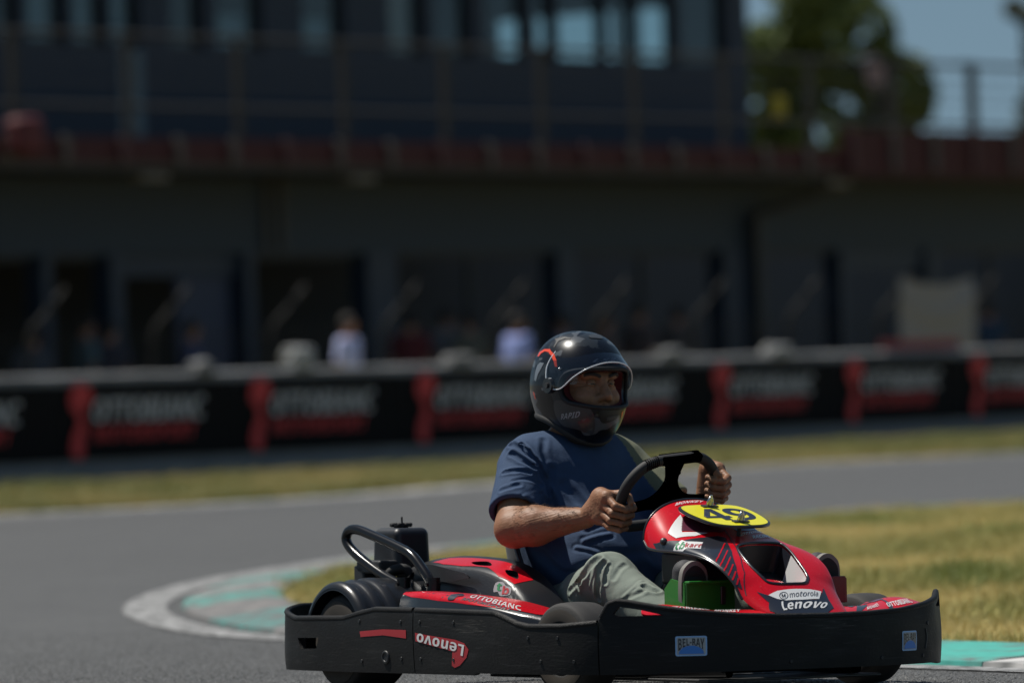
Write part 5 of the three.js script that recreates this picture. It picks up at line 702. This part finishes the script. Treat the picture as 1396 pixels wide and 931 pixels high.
// joints
const J = { shR: [-0.215, 0.636, 0.185], elR: [-0.085, 0.462, 0.3], wrR: [0.128, 0.49, 0.192], shL: [-0.205, 0.64, -0.19], elL: [-0.04, 0.47, -0.275], wrL: [0.185, 0.522, -0.185], hipR: [-0.12, 0.195, 0.1], hipL: [-0.12, 0.195, -0.1], knR: [0.265, 0.312, 0.21], knL: [0.27, 0.312, -0.21], anR: [0.575, 0.185, 0.205], anL: [0.6, 0.19, -0.2] };
const HC = V3(-0.16, 0.868, 0.0), headQ = new THREE.Quaternion().setFromEuler(new THREE.Euler(0, 2 * RAD, -3 * RAD, 'YXZ'));
const headM = new THREE.Matrix4().compose(HC, headQ, V3(1, 1, 1)), faceM = headM.clone().multiply(new THREE.Matrix4().compose(V3(0.013, -0.006, 0), new THREE.Quaternion(), V3(1.07, 1.07, 1.1)));
const torsoBase = (p) => { let d = ell(p, [-0.205, 0.52, 0], [0.125, 0.2, 0.192]); d = smin(d, ell(p, [-0.11, 0.36, 0], [0.165, 0.165, 0.185]), 0.09); d = smin(d, ell(p, [-0.14, 0.2, 0], [0.15, 0.12, 0.185]), 0.08); d = smin(d, cap(p, [-0.225, 0.66, -0.13], [-0.23, 0.66, 0.13], 0.066), 0.07); return d; };
const armSkin = (p) => { let d = 1; for (const s of ['R', 'L']) { const S = J['sh' + s], E = J['el' + s], W = J['wr' + s]; const mid = E.map((x, i) => lerp(x, W[i], 0.3)); d = Math.min(d, smin(smin(cap(p, S, E, 0.06, 0.05), cap(p, E, mid, 0.049, 0.054), 0.03), cap(p, mid, W, 0.054, 0.031), 0.03)); } return d; };
const bodySdf = (p) => { let d = smin(torsoBase(p), cap(p, [-0.222, 0.68, 0], [-0.185, 0.80, 0], 0.064, 0.06), 0.05); d = smin(d, armSkin(p), 0.03); if (Math.abs(d) < 0.02) d += 0.0016 * noise(p[0] * 45, p[1] * 45, p[2] * 45); for (const s of ['R', 'L']) { d = smin(d, cap(p, J['hip' + s], J['kn' + s], 0.075, 0.05), 0.04); d = smin(d, cap(p, J['kn' + s], J['an' + s], 0.05, 0.035), 0.03); } return d; };
// gripping hands: fingers rolled round the rim
function handSdf(s, b, v, W) {
  const out = s === 'R' ? 1 : -1, O = swp(out * b, v), g = swp(out * (b - 0.008), v + 0.05).sub(O).normalize(), o = V3(0, 0, out), n = SW.n.clone(), P = (x, y, z) => { const q = O.clone().addScaledVector(o, x).addScaledVector(g, y).addScaledVector(n, z); return q.toArray(); };
  const caps = []; const ys = [0.034, 0.0115, -0.0115, -0.033], len = [0.98, 1.05, 1.0, 0.86], rad = [0.0102, 0.0106, 0.0102, 0.009];
  ys.forEach((y, i) => { const L = len[i], r = rad[i], k = P(0.036, y * 1.08, -0.034), p1 = P(0.036 * L, y * 1.02, 0.014), p2 = P(0.008, y, 0.032), p3 = P(-0.022 * L, y * 0.98, 0.024), p4 = P(-0.03, y, 0.006); caps.push([k, p1, r * 1.16, r * 1.05, 0], [p1, p2, r * 1.04, r, 1], [p2, p3, r, r * 0.95, 1], [p3, p4, r * 0.95, r * 0.84, 1]); });
  const thumb = [P(0.012, 0.03, -0.055), P(-0.006, 0.05, -0.03), P(-0.01, 0.056, 0.0), P(-0.004, 0.053, 0.026)];
  const tc = [[thumb[0], thumb[1], 0.0155, 0.0125], [thumb[1], thumb[2], 0.0122, 0.0112], [thumb[2], thumb[3], 0.0112, 0.0092]];
  const kn = [P(0.035, 0.036, -0.036), P(0.035, -0.034, -0.036)], heel = [P(0.026, 0.02, -0.075), P(0.026, -0.02, -0.07)];
  const sdf = (p) => {
    let palm = cap(p, kn[0], kn[1], 0.0155, 0.0135); palm = smin(palm, cap(p, heel[0], heel[1], 0.02, 0.018), 0.035); palm = smin(palm, cap(p, heel[0], kn[0], 0.017, 0.015), 0.02); palm = smin(palm, cap(p, heel[1], kn[1], 0.016, 0.014), 0.02); palm = smin(palm, cap(p, W, [0, 1, 2].map((i) => (heel[0][i] + heel[1][i]) / 2), 0.03, 0.024), 0.03);
    let f = 1; for (let i = 0; i < 4; i++) { let q = 1; for (let k = 0; k < 4; k++) { const c = caps[i * 4 + k]; q = smin(q, cap(p, c[0], c[1], c[2], c[3]), 0.004); } f = Math.min(f, q); }
    let t = 1; for (const c of tc) t = smin(t, cap(p, ...c), 0.005);
    return smin(smin(palm, f, 0.007), t, 0.009) + 0.0005 * noise(p[0] * 150, p[1] * 150, p[2] * 150);
  };
  const nails = []; ys.forEach((y, i) => { }); const T = V3(...thumb[3]).addScaledVector(g, 0.006).addScaledVector(n, 0.003); nails.push(T);
  return { sdf, O, thumb: T, g, n, ring: P };
}
const hR = handSdf('R', 0.155, -0.062, J.wrR), hL = handSdf('L', 0.158, -0.005, J.wrL);
// head and face, in the head's own axes
const face = (p) => {
  let d = ell(p, [-0.012, 0.02, 0], [0.098, 0.118, 0.077]); d = smin(d, ell(p, [0.03, -0.055, 0], [0.058, 0.058, 0.056]), 0.04);
  for (const z of [-1, 1]) { d = smin(d, ell(p, [0.058, -0.018, z * 0.042], [0.03, 0.026, 0.026]), 0.022); d = smin(d, cap(p, [0.083, 0.042, z * 0.014], [0.07, 0.044, z * 0.052], 0.0105, 0.009), 0.014); d = smax(d, -ell(p, [0.094, 0.0225, z * 0.031], [0.017, 0.0105, 0.017]), 0.012); d = smin(d, ell(p, [0.069, 0.011, z * 0.033], [0.014, 0.006, 0.018]), 0.008); d = smin(d, cap(p, [0.088, -0.022, z * 0.02], [0.07, -0.05, z * 0.036], 0.006, 0.005), 0.014); }
  d = smin(d, cap(p, [0.083, 0.03, 0], [0.108, -0.012, 0], 0.0085, 0.0135), 0.014); for (const z of [-1, 1]) d = smin(d, sph(p, [0.095, -0.0155, z * 0.0125], 0.0088), 0.008);
  d = smin(d, ell(p, [0.082, -0.044, 0], [0.016, 0.009, 0.027]), 0.01); d = smin(d, ell(p, [0.08, -0.06, 0], [0.014, 0.008, 0.022]), 0.01); d = smax(d, -cap(p, [0.098, -0.0525, -0.02], [0.098, -0.0525, 0.02], 0.004), 0.006); d = smin(d, ell(p, [0.066, -0.088, 0], [0.024, 0.02, 0.026]), 0.02);
  for (let i = 0; i < 3; i++) d += 0.0011 * Math.exp(-Math.pow((p[1] - 0.062 - i * 0.013 - 0.002 * Math.cos(p[2] * 60)) / 0.0025, 2)) * sstep(0.04, 0.07, p[0]);
  for (const z of [-1, 1]) for (let i = 0; i < 3; i++) { const q = Math.hypot(p[1] - 0.022 + (i - 1) * 0.007, 0); if (z * p[2] > 0.045) d += 0.0012 * Math.exp(-Math.pow((p[1] - 0.022 - (i - 1) * (0.004 + 0.35 * (z * p[2] - 0.045))) / 0.002, 2)) * sstep(0.045, 0.052, z * p[2]); }
  return d + 0.0006 * noise(p[0] * 90, p[1] * 90, p[2] * 90);
};
{
  const box = (O, r) => [[O.x - r, O.y - r, O.z - r], [O.x + r, O.y + r, O.z + r]];
  const parts = [net(bodySdf, [-0.4, 0.05, -0.4], [0.72, 0.86, 0.4], 0.0115), net(hR.sdf, ...box(hR.O.clone().add(V3(-0.03, 0, 0.01)), 0.115), 0.0028), net(hL.sdf, ...box(hL.O.clone().add(V3(-0.03, 0, -0.01)), 0.115), 0.0028), net(face, [-0.13, -0.13, -0.11], [0.14, 0.16, 0.11], 0.0024).applyMatrix4(faceM)];
  mesh('body', merge(parts), matSkin, driver);
  const ring = tube(range(0, 5.9, 0.4).map((a) => hL.ring(0.036 * 0.98 + 0.0125 * Math.cos(a) * 0.9, -0.0115 + 0.0125 * Math.sin(a), -0.006)), 0.0018, 40, 6, true); mesh('finger_ring', ring, std([0.75, 0.7, 0.55], 0.2, { metalness: 1 }), driver);
  mesh('wristband', (() => { const W = V3(...J.wrL), d = V3(...J.wrL).sub(V3(...J.elL)).normalize(), q = new THREE.Quaternion().setFromUnitVectors(V3(0, 0, 1), d); const l = range(0, 6.2, 0.3).map((a) => V3(0.0335 * Math.cos(a), 0.0335 * Math.sin(a), 0).applyQuaternion(q).add(W).addScaledVector(d, 0.014).toArray()); return tube(l, 0.005, 60, 8, true); })(), phy([0.03, 0.4, 0.03], 0.45), driver);
}
{ // fine hair on the forearms
  const R = rng(19), list = [];
  for (const q of ['R', 'L']) { const E = V3(...J['el' + q]), W = V3(...J['wr' + q]), ax = W.clone().sub(E).normalize(), u = V3(0, 1, 0).addScaledVector(ax, -ax.y).normalize(), v = ax.clone().cross(u); for (let i = 0; i < 420; i++) { const t = 0.08 + 0.86 * R(), a = (R() - 0.5) * 4.4, d = u.clone().multiplyScalar(Math.cos(a)).addScaledVector(v, Math.sin(a)), p = E.clone().lerp(W, t).addScaledVector(d, 0.08); for (let k = 0; k < 7; k++) p.addScaledVector(d, -bodySdf(p.toArray()) * 0.8); const e = p.clone().addScaledVector(ax, 0.006 + 0.008 * R()).addScaledVector(d, 0.003 + 0.002 * R()).addScaledVector(v, (R() - 0.5) * 0.006); list.push(bar(p.toArray(), e.toArray(), 0.0003, 3)); } }
  mesh('arm_hair', merge(list), std([0.05, 0.035, 0.025], 0.6), driver).userData.kind = 'stuff';
}
const rayDir = (px, py) => { const d = camF.clone().addScaledVector(camR, (px - 698) / FPX).addScaledVector(camU, (465.5 - py) / FPX).normalize(); return V3(d.dot(KA), d.dot(KU), d.dot(KB)); };
const onSdf = (sdf, px, py) => { const d = rayDir(px, py), p = camLocal.clone().addScaledVector(d, 15.0); for (let i = 0; i < 400; i++) { const e = sdf(p.toArray()); if (e < 0.0008) return p.toArray(); p.addScaledVector(d, Math.max(0.0006, e * 0.6)); if (p.distanceTo(camLocal) > 18.5) return null; } return p.toArray(); };
const foldAt = (p, list) => { let f = 0; for (const [l, A, w] of list) { let m = 1; for (let i = 1; i < l.length; i++) m = Math.min(m, cap(p, l[i - 1], l[i], 0, 0)); if (m < w * 5) { const a = m / w, b = (m - 2.1 * w) / (0.9 * w); f += A * (Math.exp(-a * a) - 0.42 * Math.exp(-b * b)); } } return f; };
{ // T-shirt
  const E = (s, t) => J['sh' + s].map((x, i) => lerp(x, J['el' + s][i], t));
  const sleeve = {}; for (const s of ['R', 'L']) { const a = E(s, 0), b = E(s, 0.9), d = V3(...b).sub(V3(...a)).normalize(); sleeve[s] = { a, b, d, h: s === 'R' ? E(s, 0.74) : E(s, 0.74) }; }
  const folds = (p) => { const y = p[1], z = p[2], x = p[0]; return 0.0028 * noise(x * 9 + y * 6, y * 12 - x * 4, z * 8) + 0.0042 * Math.sin(y * 95 + 26 * x + 5 * noise(x * 9, y * 9, z * 9)) * sstep(0.46, 0.34, y) * sstep(-0.22, -0.05, x) + 0.0012 * noise(x * 30, y * 30, z * 30) + foldAt(p, shirtFolds); };
  let shirtFolds = [];
  const sdf = (p) => {
    let d = torsoBase(p) - 0.014; if (d > 0.24) return d - 0.1; d = smin(d, ell(p, [-0.05, 0.33, 0], [0.14, 0.13, 0.175]), 0.06);
    for (const s of ['R', 'L']) d = smin(d, (() => { const S = sleeve[s]; let q = cap(p, S.a, S.b, 0.066, 0.08); const pl = (p[0] - S.h[0]) * S.d.x + (p[1] - S.h[1]) * S.d.y + (p[2] - S.h[2]) * S.d.z; q = smax(q, pl, 0.008); return smax(q, -Math.max(cap(p, S.a, S.b.map((x, i) => x + 0.1 * S.d.toArray()[i]), 0.05, 0.067), -pl - 0.05), 0.006); })(), 0.045);
    if (Math.abs(d) < 0.05) d += folds(p); d = smax(d, -cap(p, [-0.205, 0.735, 0], [-0.15, 0.9, 0], 0.071, 0.12), 0.008); return smax(d, 0.2 - p[1], 0.01);
  };
  // creases of the shirt where the photograph shows them: pulled from the armhole, slack over the belly (depth, width in metres)
  shirtFolds = [[[[698, 606], [716, 616], [732, 634], [742, 655], [747, 672]], 0.013, 0.0075], [[[712, 606], [722, 616], [733, 632]], 0.009, 0.005], [[[699, 619], [712, 627], [728, 638]], 0.012, 0.007], [[[688, 644], [703, 642], [722, 644]], 0.009, 0.006], [[[684, 668], [696, 664], [708, 661]], 0.006, 0.006], [[[742, 600], [741, 616], [745, 634]], 0.004, 0.008], [[[752, 640], [748, 668], [754, 690]], 0.006, 0.009], [[[700, 655], [722, 654], [740, 662]], 0.003, 0.005], [[[800, 719], [815, 713], [836, 706]], -0.008, 0.007], [[[797, 737], [812, 732], [832, 728]], -0.007, 0.006], [[[786, 746], [800, 748], [816, 753]], -0.006, 0.005], [[[770, 660], [786, 676], [800, 690]], 0.005, 0.01], [[[700, 690], [715, 678], [738, 668]], -0.003, 0.005]].map(([l, A, w]) => [l.map((q) => onSdf(sdf, ...q)).filter((q) => q), A, w]);
  const g = net(sdf, [-0.42, 0.17, -0.42], [0.16, 0.79, 0.42], 0.0056, 1.5);
  colour(g, (x, y, z) => { const seam = -z - (0.135 + 0.35 * (0.72 - y)); return z < -0.1 && seam > 0 ? [0.16, 0.165, 0.10] : [0.026, 0.06, 0.132]; });
  mesh('t_shirt', g, matShirt, driver);
  mesh('collar', tube(range(0, 6.1, 0.25).map((a) => [-0.2 + 0.074 * Math.cos(a), 0.728 - 0.022 * Math.cos(a), 0.076 * Math.sin(a)]), 0.0065, 80, 8, true), std([0.03, 0.056, 0.11], 0.9, { bumpMap: weave, bumpScale: 0.001 }), driver);
}
{ // trousers
  let legFolds = [];
  const sdf = (p) => {
    let d = ell(p, [-0.13, 0.2, 0], [0.16, 0.115, 0.195]);
    for (const s of ['R', 'L']) { const k = cap(p, J['hip' + s], J['kn' + s], 0.102, 0.074), a = J['an' + s].map((x, i) => lerp(J['kn' + s][i], x, 0.88)), sh = cap(p, J['kn' + s], a, 0.073, 0.062); d = smin(d, smin(k, sh, 0.035), 0.05); }
    if (Math.abs(d) > 0.06) return d; const f = 0.004 * noise(p[0] * 12 + p[1] * 6, p[1] * 10, p[2] * 9) + 0.0018 * noise(p[0] * 34, p[1] * 30, p[2] * 30) + 0.003 * Math.sin(p[0] * 75 - p[1] * 40 + 6 * noise(p[0] * 7, p[1] * 7, p[2] * 7)) * sstep(0.16, 0.02, p[0]) + foldAt(p, legFolds);
    return d + f;
  };
  legFolds = [[[[789, 798], [798, 781], [806, 770], [815, 763]], 0.014, 0.009], [[[817, 815], [817, 792], [819, 776], [824, 768]], 0.012, 0.007], [[[826, 794], [828, 781], [831, 771]], 0.007, 0.005], [[[776, 806], [784, 798], [794, 793]], 0.009, 0.006], [[[804, 800], [808, 786], [813, 772]], -0.006, 0.004], [[[838, 788], [845, 776], [853, 770]], 0.004, 0.006], [[[880, 800], [888, 804], [896, 806]], 0.014, 0.008], [[[845, 822], [862, 812], [880, 806]], 0.004, 0.006], [[[770, 784], [778, 772], [790, 764]], 0.006, 0.006], [[[850, 815], [866, 800], [876, 792]], -0.003, 0.005]].map(([l, A, w]) => [l.map((q) => onSdf(sdf, ...q)).filter((q) => q), A, w]);
  mesh('trousers', net(sdf, [-0.36, 0.045, -0.36], [0.66, 0.45, 0.36], 0.0062, 1.4), matTrouser, driver);
}
for (const [s, tx] of [['R', 0], ['L', 0.03]]) { // shoes, soles against the pedals
  const z = J['an' + s][2] + (s === 'R' ? 0.005 : -0.03), heel = [0.632 + tx, 0.095 + tx * 0.4, z], toe = [0.648 + tx, 0.345 + tx * 0.4, z], ank = J['an' + s];
  const up = (p) => { let d = cap(p, [heel[0] - 0.01, heel[1], z], [toe[0] - 0.012, toe[1] - 0.01, z], 0.042, 0.036); d = smin(d, cap(p, [heel[0] - 0.02, heel[1] + 0.02, z], [ank[0] - 0.02, ank[1] + 0.02, ank[2]], 0.045, 0.042), 0.04); return smax(d, p[0] - (heel[0] + 0.03 + 0.06 * (p[1] - 0.09)), 0.012); };
  mesh('shoe', net(up, [0.48, 0.04, z - 0.08], [0.72, 0.42, z + 0.08], 0.005), std([0.03, 0.03, 0.033], 0.7, { bumpMap: weave, bumpScale: 0.001 }), driver);
  const out = smoothPoly([[0.0, -0.038], [0.05, -0.043], [0.12, -0.037], [0.2, -0.045], [0.26, -0.042], [0.285, -0.022], [0.292, 0], [0.285, 0.022], [0.26, 0.042], [0.2, 0.045], [0.12, 0.037], [0.05, 0.043], [0.0, 0.038], [-0.02, 0]], 5);
  const sx = (u, v) => V3(heel[0] + 0.035 + 0.06 * u, 0.075 + tx * 0.4 + u, z + v); if (nrm(sx, 0.1, 0).x < 0) sx.flip = true;
  const so = mesh('sole', shell(out, sx, 0.016, 0.03), std([0.2, 0.19, 0.17], 0.8), driver);
  mesh('tread', merge([lay(smoothPoly([[0.01, -0.03], [0.05, -0.036], [0.12, -0.03], [0.2, -0.038], [0.255, -0.035], [0.28, 0], [0.255, 0.035], [0.2, 0.038], [0.12, 0.03], [0.05, 0.036], [0.01, 0.03]], 5), sx, 0.001, 0.03), ...range(0.02, 0.26, 0.013).map((u) => lay(poly([[u, -0.028], [u + 0.007, -0.028], [u + 0.007, 0.028], [u, 0.028]]), sx, 0.004, 0.03))]), std([0.018, 0.018, 0.018], 0.85), so);
}
{ // eyes, brows, grey hair at the temples
  const at = (g) => g.applyMatrix4(faceM);
  for (const z of [-1, 1]) {
    mesh('eyeball', at(new THREE.SphereGeometry(0.0112, 20, 14).translate(0.0742, 0.0215, z * 0.031)), phy([0.3, 0.26, 0.23], 0.25), driver);
    mesh('iris', at(new THREE.SphereGeometry(0.0062, 14, 10).scale(0.6, 1, 1).translate(0.0828, 0.0212, z * 0.031 + 0.001)), phy([0.02, 0.013, 0.01], 0.1), driver);
    mesh('eyelid', at(net((p) => smax(Math.abs(sph(p, [0.0735, 0.0215, z * 0.031], 0.0128)) - 0.0011, -Math.abs(p[1] - 0.0208) + 0.0019 - 0.1 * Math.abs(p[2] - z * 0.031), 0.001), [0.06, 0.005, z * 0.031 - 0.017], [0.092, 0.037, z * 0.031 + 0.017], 0.0014)), matSkin, driver);
    mesh('eyebrow', at(tube([[0.0935, 0.0405, z * 0.014], [0.0935, 0.0455, z * 0.028], [0.0865, 0.0475, z * 0.043], [0.075, 0.043, z * 0.055]], 0.0046, 20, 6)), std([0.03, 0.026, 0.024], 0.9), driver);
    const R = rng(z + 7), hairs = []; for (let i = 0; i < 260; i++) { const y = 0.02 + R() * 0.05, x = 0.02 + 0.035 * R() + 0.02 * (y - 0.02) / 0.05; const zz = z * (0.078 * Math.sqrt(Math.max(0, 1 - Math.pow((x + 0.012) / 0.098, 2) - Math.pow((y - 0.02) / 0.118, 2))) + 0.0005); hairs.push(bar([x, y, zz], [x - 0.008 - 0.006 * R(), y - 0.006 * R(), zz + z * 0.003], 0.0006, 4)); } mesh('hair', at(merge(hairs)), std([0.5, 0.49, 0.47], 0.8), driver);
  }
}
// --- helmet
{
  const h = grp('helmet', driver); h.position.copy(HC); h.quaternion.copy(headQ);
  const S = 0.14;
  const rad = (d) => { const low = sstep(0.1, -0.75, d.y), fr = Math.max(0, d.x), ax = 0.154 + 0.018 * low * fr - 0.012 * low * Math.max(0, -d.x), ay = d.y > 0 ? 0.168 : 0.185, az = 0.131 - 0.016 * low, n = 2.25; return Math.pow(Math.pow(Math.abs(d.x) / ax, n) + Math.pow(Math.abs(d.y) / ay, n) + Math.pow(Math.abs(d.z) / az, n), -1 / n); };
  const hm = (off) => { const f = (u, v) => { const lo = u / S, la = clamp(v / S, -1.5, 1.57), d = V3(Math.cos(la) * Math.cos(lo), Math.sin(la), -Math.cos(la) * Math.sin(lo)); return d.multiplyScalar(rad(d) + off).add(V3(-0.012, 0, 0)); }; return f; };
  const m = hm(0); if (nrm(m, 0, 0.02).x < 0) m.flip = true;  // u runs to the wearer's left
  const L = (lo, la) => [lo * RAD * S, la * RAD * S];
  const shellTex = texture(1024, 512, (u, v) => { const a = fbm(u * 9, v * 6, 2, 4), b = fbm(u * 5 + 9, v * 5, 7, 3), c = fbm(u * 22, v * 14, 4, 3); let k = [0.005, 0.006, 0.009]; if (a > 0.08 + 0.1 * c) k = [0.024, 0.028, 0.032]; if (b > 0.16 + 0.12 * c) k = [0.075, 0.082, 0.09]; return S3(...k); });
  shellTex.repeat.set(1 / (2 * Math.PI * S), 1 / (Math.PI * S)); shellTex.offset.set(0.5, 0.5);
  const matShell = phy([1, 1, 1], 0.3, { map: shellTex, clearcoat: 0.35, clearcoatRoughness: 0.14, specularIntensity: 0.5 });
  const out = []; for (let i = 0; i <= 72; i++) out.push(L(-180 + i * 5, -46 - 16 * Math.cos((-180 + i * 5) * RAD))); for (let i = 72; i >= 0; i--) out.push(L(-180 + i * 5, 89.5));
  const shp = poly(out), port = smoothPoly([[-58, 12], [-60, -4], [-52, -14], [-35, -17], [0, -18.5], [35, -17], [52, -14], [60, -4], [58, 12], [48, 19.5], [25, 22], [0, 22.5], [-25, 22], [-48, 19.5]].map((q) => L(...q)), 6);
  shp.holes.push(new THREE.Path(port.getPoints()));
  const pp = ptsOf(port);
  const sh = mesh('shell', merge([lay(shp, m, 0, 0.012), lay(shp, m, -0.028, 0.03, true), strip(pp, m, 0, -0.028, 0.01), strip(out.slice(0, 73), m, 0, -0.028, 0.02, false)]), matShell, h);
  mesh('port_seal', tube(pp.map((q) => m(...q).toArray()), 0.0062, 220, 8, true), matRubber, h);
  mesh('red_lining', strip(pp.filter((q, i) => true).map((q) => [q[0] * 0.965, q[1] * 0.93 + 0.0006]), m, -0.014, -0.05, 0.01), std([0.075, 0.004, 0.006], 0.95), h);
  mesh('cheek_pads', merge([-1, 1].map((z) => net((p) => ell(p, [0.02, -0.055, z * 0.088], [0.06, 0.045, 0.022]), [-0.05, -0.11, z * 0.088 - 0.04], [0.09, 0.0, z * 0.088 + 0.04], 0.006))), std([0.02, 0.012, 0.012], 0.95), h);
  mesh('neck_roll', tube(out.slice(0, 72).map((q) => m(q[0], q[1]).multiplyScalar(0.96).toArray()), 0.012, 160, 8, true), matRubber, h);
  const hd = (name, l, mat, off = 0.0012, sm = true) => mesh(name, lay((sm ? smoothPoly : poly)(l.map((q) => L(...q)), 5), m, off, 0.012), mat, h);
  const orange = phy([0.75, 0.06, 0.012], 0.3, { clearcoat: 1, clearcoatRoughness: 0.08 });
  // the wearer's right side is at negative longitude
  const pickH = (x, y) => { const mk = (u, v) => m(u, v).applyMatrix4(headM); mk.flip = m.flip; return pick(mk, x, y, [-Math.PI * S, Math.PI * S * 0.5], [-0.15, 0.2]); };
  const hp = (name, px, mat, off = 0.0012, sm = false) => mesh(name, lay((sm ? smoothPoly : poly)(px.map((q) => pickH(...q))), m, off, 0.012), mat, h);
  hp('orange_arc', [[733, 486], [736, 480], [743, 476], [750, 476], [756, 483], [759, 491], [760, 500], [757, 500], [755, 492], [752, 485], [748, 480], [743, 479], [738, 482], [735, 486]], orange);
  hp('orange_mark', [[727, 533], [729, 536], [731, 544], [729.5, 543]], orange); hp('orange_mark', [[849.5, 560], [847.5, 562], [846.5, 570], [848.5, 566]], orange);
  hp('grey_swirl', [[733, 498], [737, 494], [742, 495], [739, 501], [734, 510], [731, 520], [729, 518], [730, 508]], phy([0.14, 0.155, 0.17], 0.3, { clearcoat: 1 }));
  hp('grey_patch', [[756, 548], [770, 545], [783, 549], [798, 553], [808, 562], [811, 578], [808, 592], [800, 590], [786, 585], [768, 580], [758, 566]], phy([0.03, 0.031, 0.032], 0.45, { clearcoat: 0.4 }), 0.0012, true);
  const ht = (t, l, mat, off) => { const [a, b, c] = l.map((q) => pickH(...q)); mesh('lettering', lay(put(t, a, b, c), m, off, 0.02), mat, h); };
  ht(words('RAPID', fontB, 0.04), [[766, 571.5], [790, 568.5], [766, 564]], phy([0.3, 0.31, 0.32], 0.4), 0.0026); ht(words('LS2', fontB, 0.06), [[808, 494], [838, 492.5], [812, 489.5]], phy([0.13, 0.14, 0.16], 0.4), 0.0018);
  hp('chin_panel', [[818, 560], [832, 558], [846, 553], [845, 562], [838, 572], [824, 577], [818, 572]], phy([0.004, 0.004, 0.005], 0.5), 0.001, true); hp('chin_vent', [[826, 569], [834, 567], [843, 565], [842, 568], [834, 572], [827, 573]], phy([0.03, 0.031, 0.033], 0.5), 0.0024); hp('painted_reflection', [[803, 458], [811, 456], [819, 458], [821, 462], [812, 461.5], [805, 461]], phy([0.05, 0.055, 0.06], 0.35), 0.0022, true);  // last mark: a sky reflection on the helmet top, painted in grey
  hp('vent_line', [[757, 462], [770, 459], [782, 462], [771, 461.5], [762, 465], [756, 474], [755, 473], [759, 466]], matBlack, 0.0014);
  // visor, swung up on its pivots
  const vm0 = hm(0.007), piv = V3(0.012, 0.012, 0), lift = new THREE.Quaternion().setFromAxisAngle(V3(0, 0, 1), 51 * RAD), vm = (u, v) => vm0(u, v).sub(piv).applyQuaternion(lift).add(piv); vm.flip = m.flip;
  const vs = smoothPoly([[-76, -8], [-66, -16], [-45, -17], [-20, -18], [0, -18], [20, -18], [45, -17], [66, -16], [76, -8], [78, 4], [66, 20], [45, 27], [20, 29], [0, 29.5], [-20, 29], [-45, 27], [-66, 20], [-78, 4]].map((q) => L(...q)), 5);
  mesh('visor', lay(vs, vm, 0, 0.015), phy([0.66, 0.7, 0.76], 0.02, { transmission: 1, thickness: 0, ior: 1.6 }), h);
  mesh('visor_edge', tube(ptsOf(vs).map((q) => vm(...q).toArray()), 0.0021, 240, 6, true), phy([0.7, 0.73, 0.75], 0.15, { clearcoat: 1 }), h);
  for (const z of [-1, 1]) { const P = vm0(z * 76 * RAD * S, 4 * RAD * S); mesh('visor_pivot', new THREE.CylinderGeometry(0.022, 0.024, 0.01, 24).rotateX(Math.PI / 2).translate(P.x, P.y, P.z), matGloss, h); mesh('pivot_screw', new THREE.CylinderGeometry(0.008, 0.008, 0.006, 12).rotateX(Math.PI / 2).translate(P.x, P.y, P.z + 0.007 * Math.sign(P.z)), matDarkSteel, h); const Q = vm(z * 54 * RAD * S, 3 * RAD * S); mesh('visor_pin', new THREE.SphereGeometry(0.004, 10, 8).translate(Q.x, Q.y, Q.z), matSteel, h); }
  mesh('chin_strap', tube([[0.0, -0.1, 0.085], [0.03, -0.15, 0.05], [0.04, -0.16, 0], [0.03, -0.15, -0.05], [0.0, -0.1, -0.085]], 0.009, 40, 8), matRubber, h);
}

renderer.render(scene, camera);
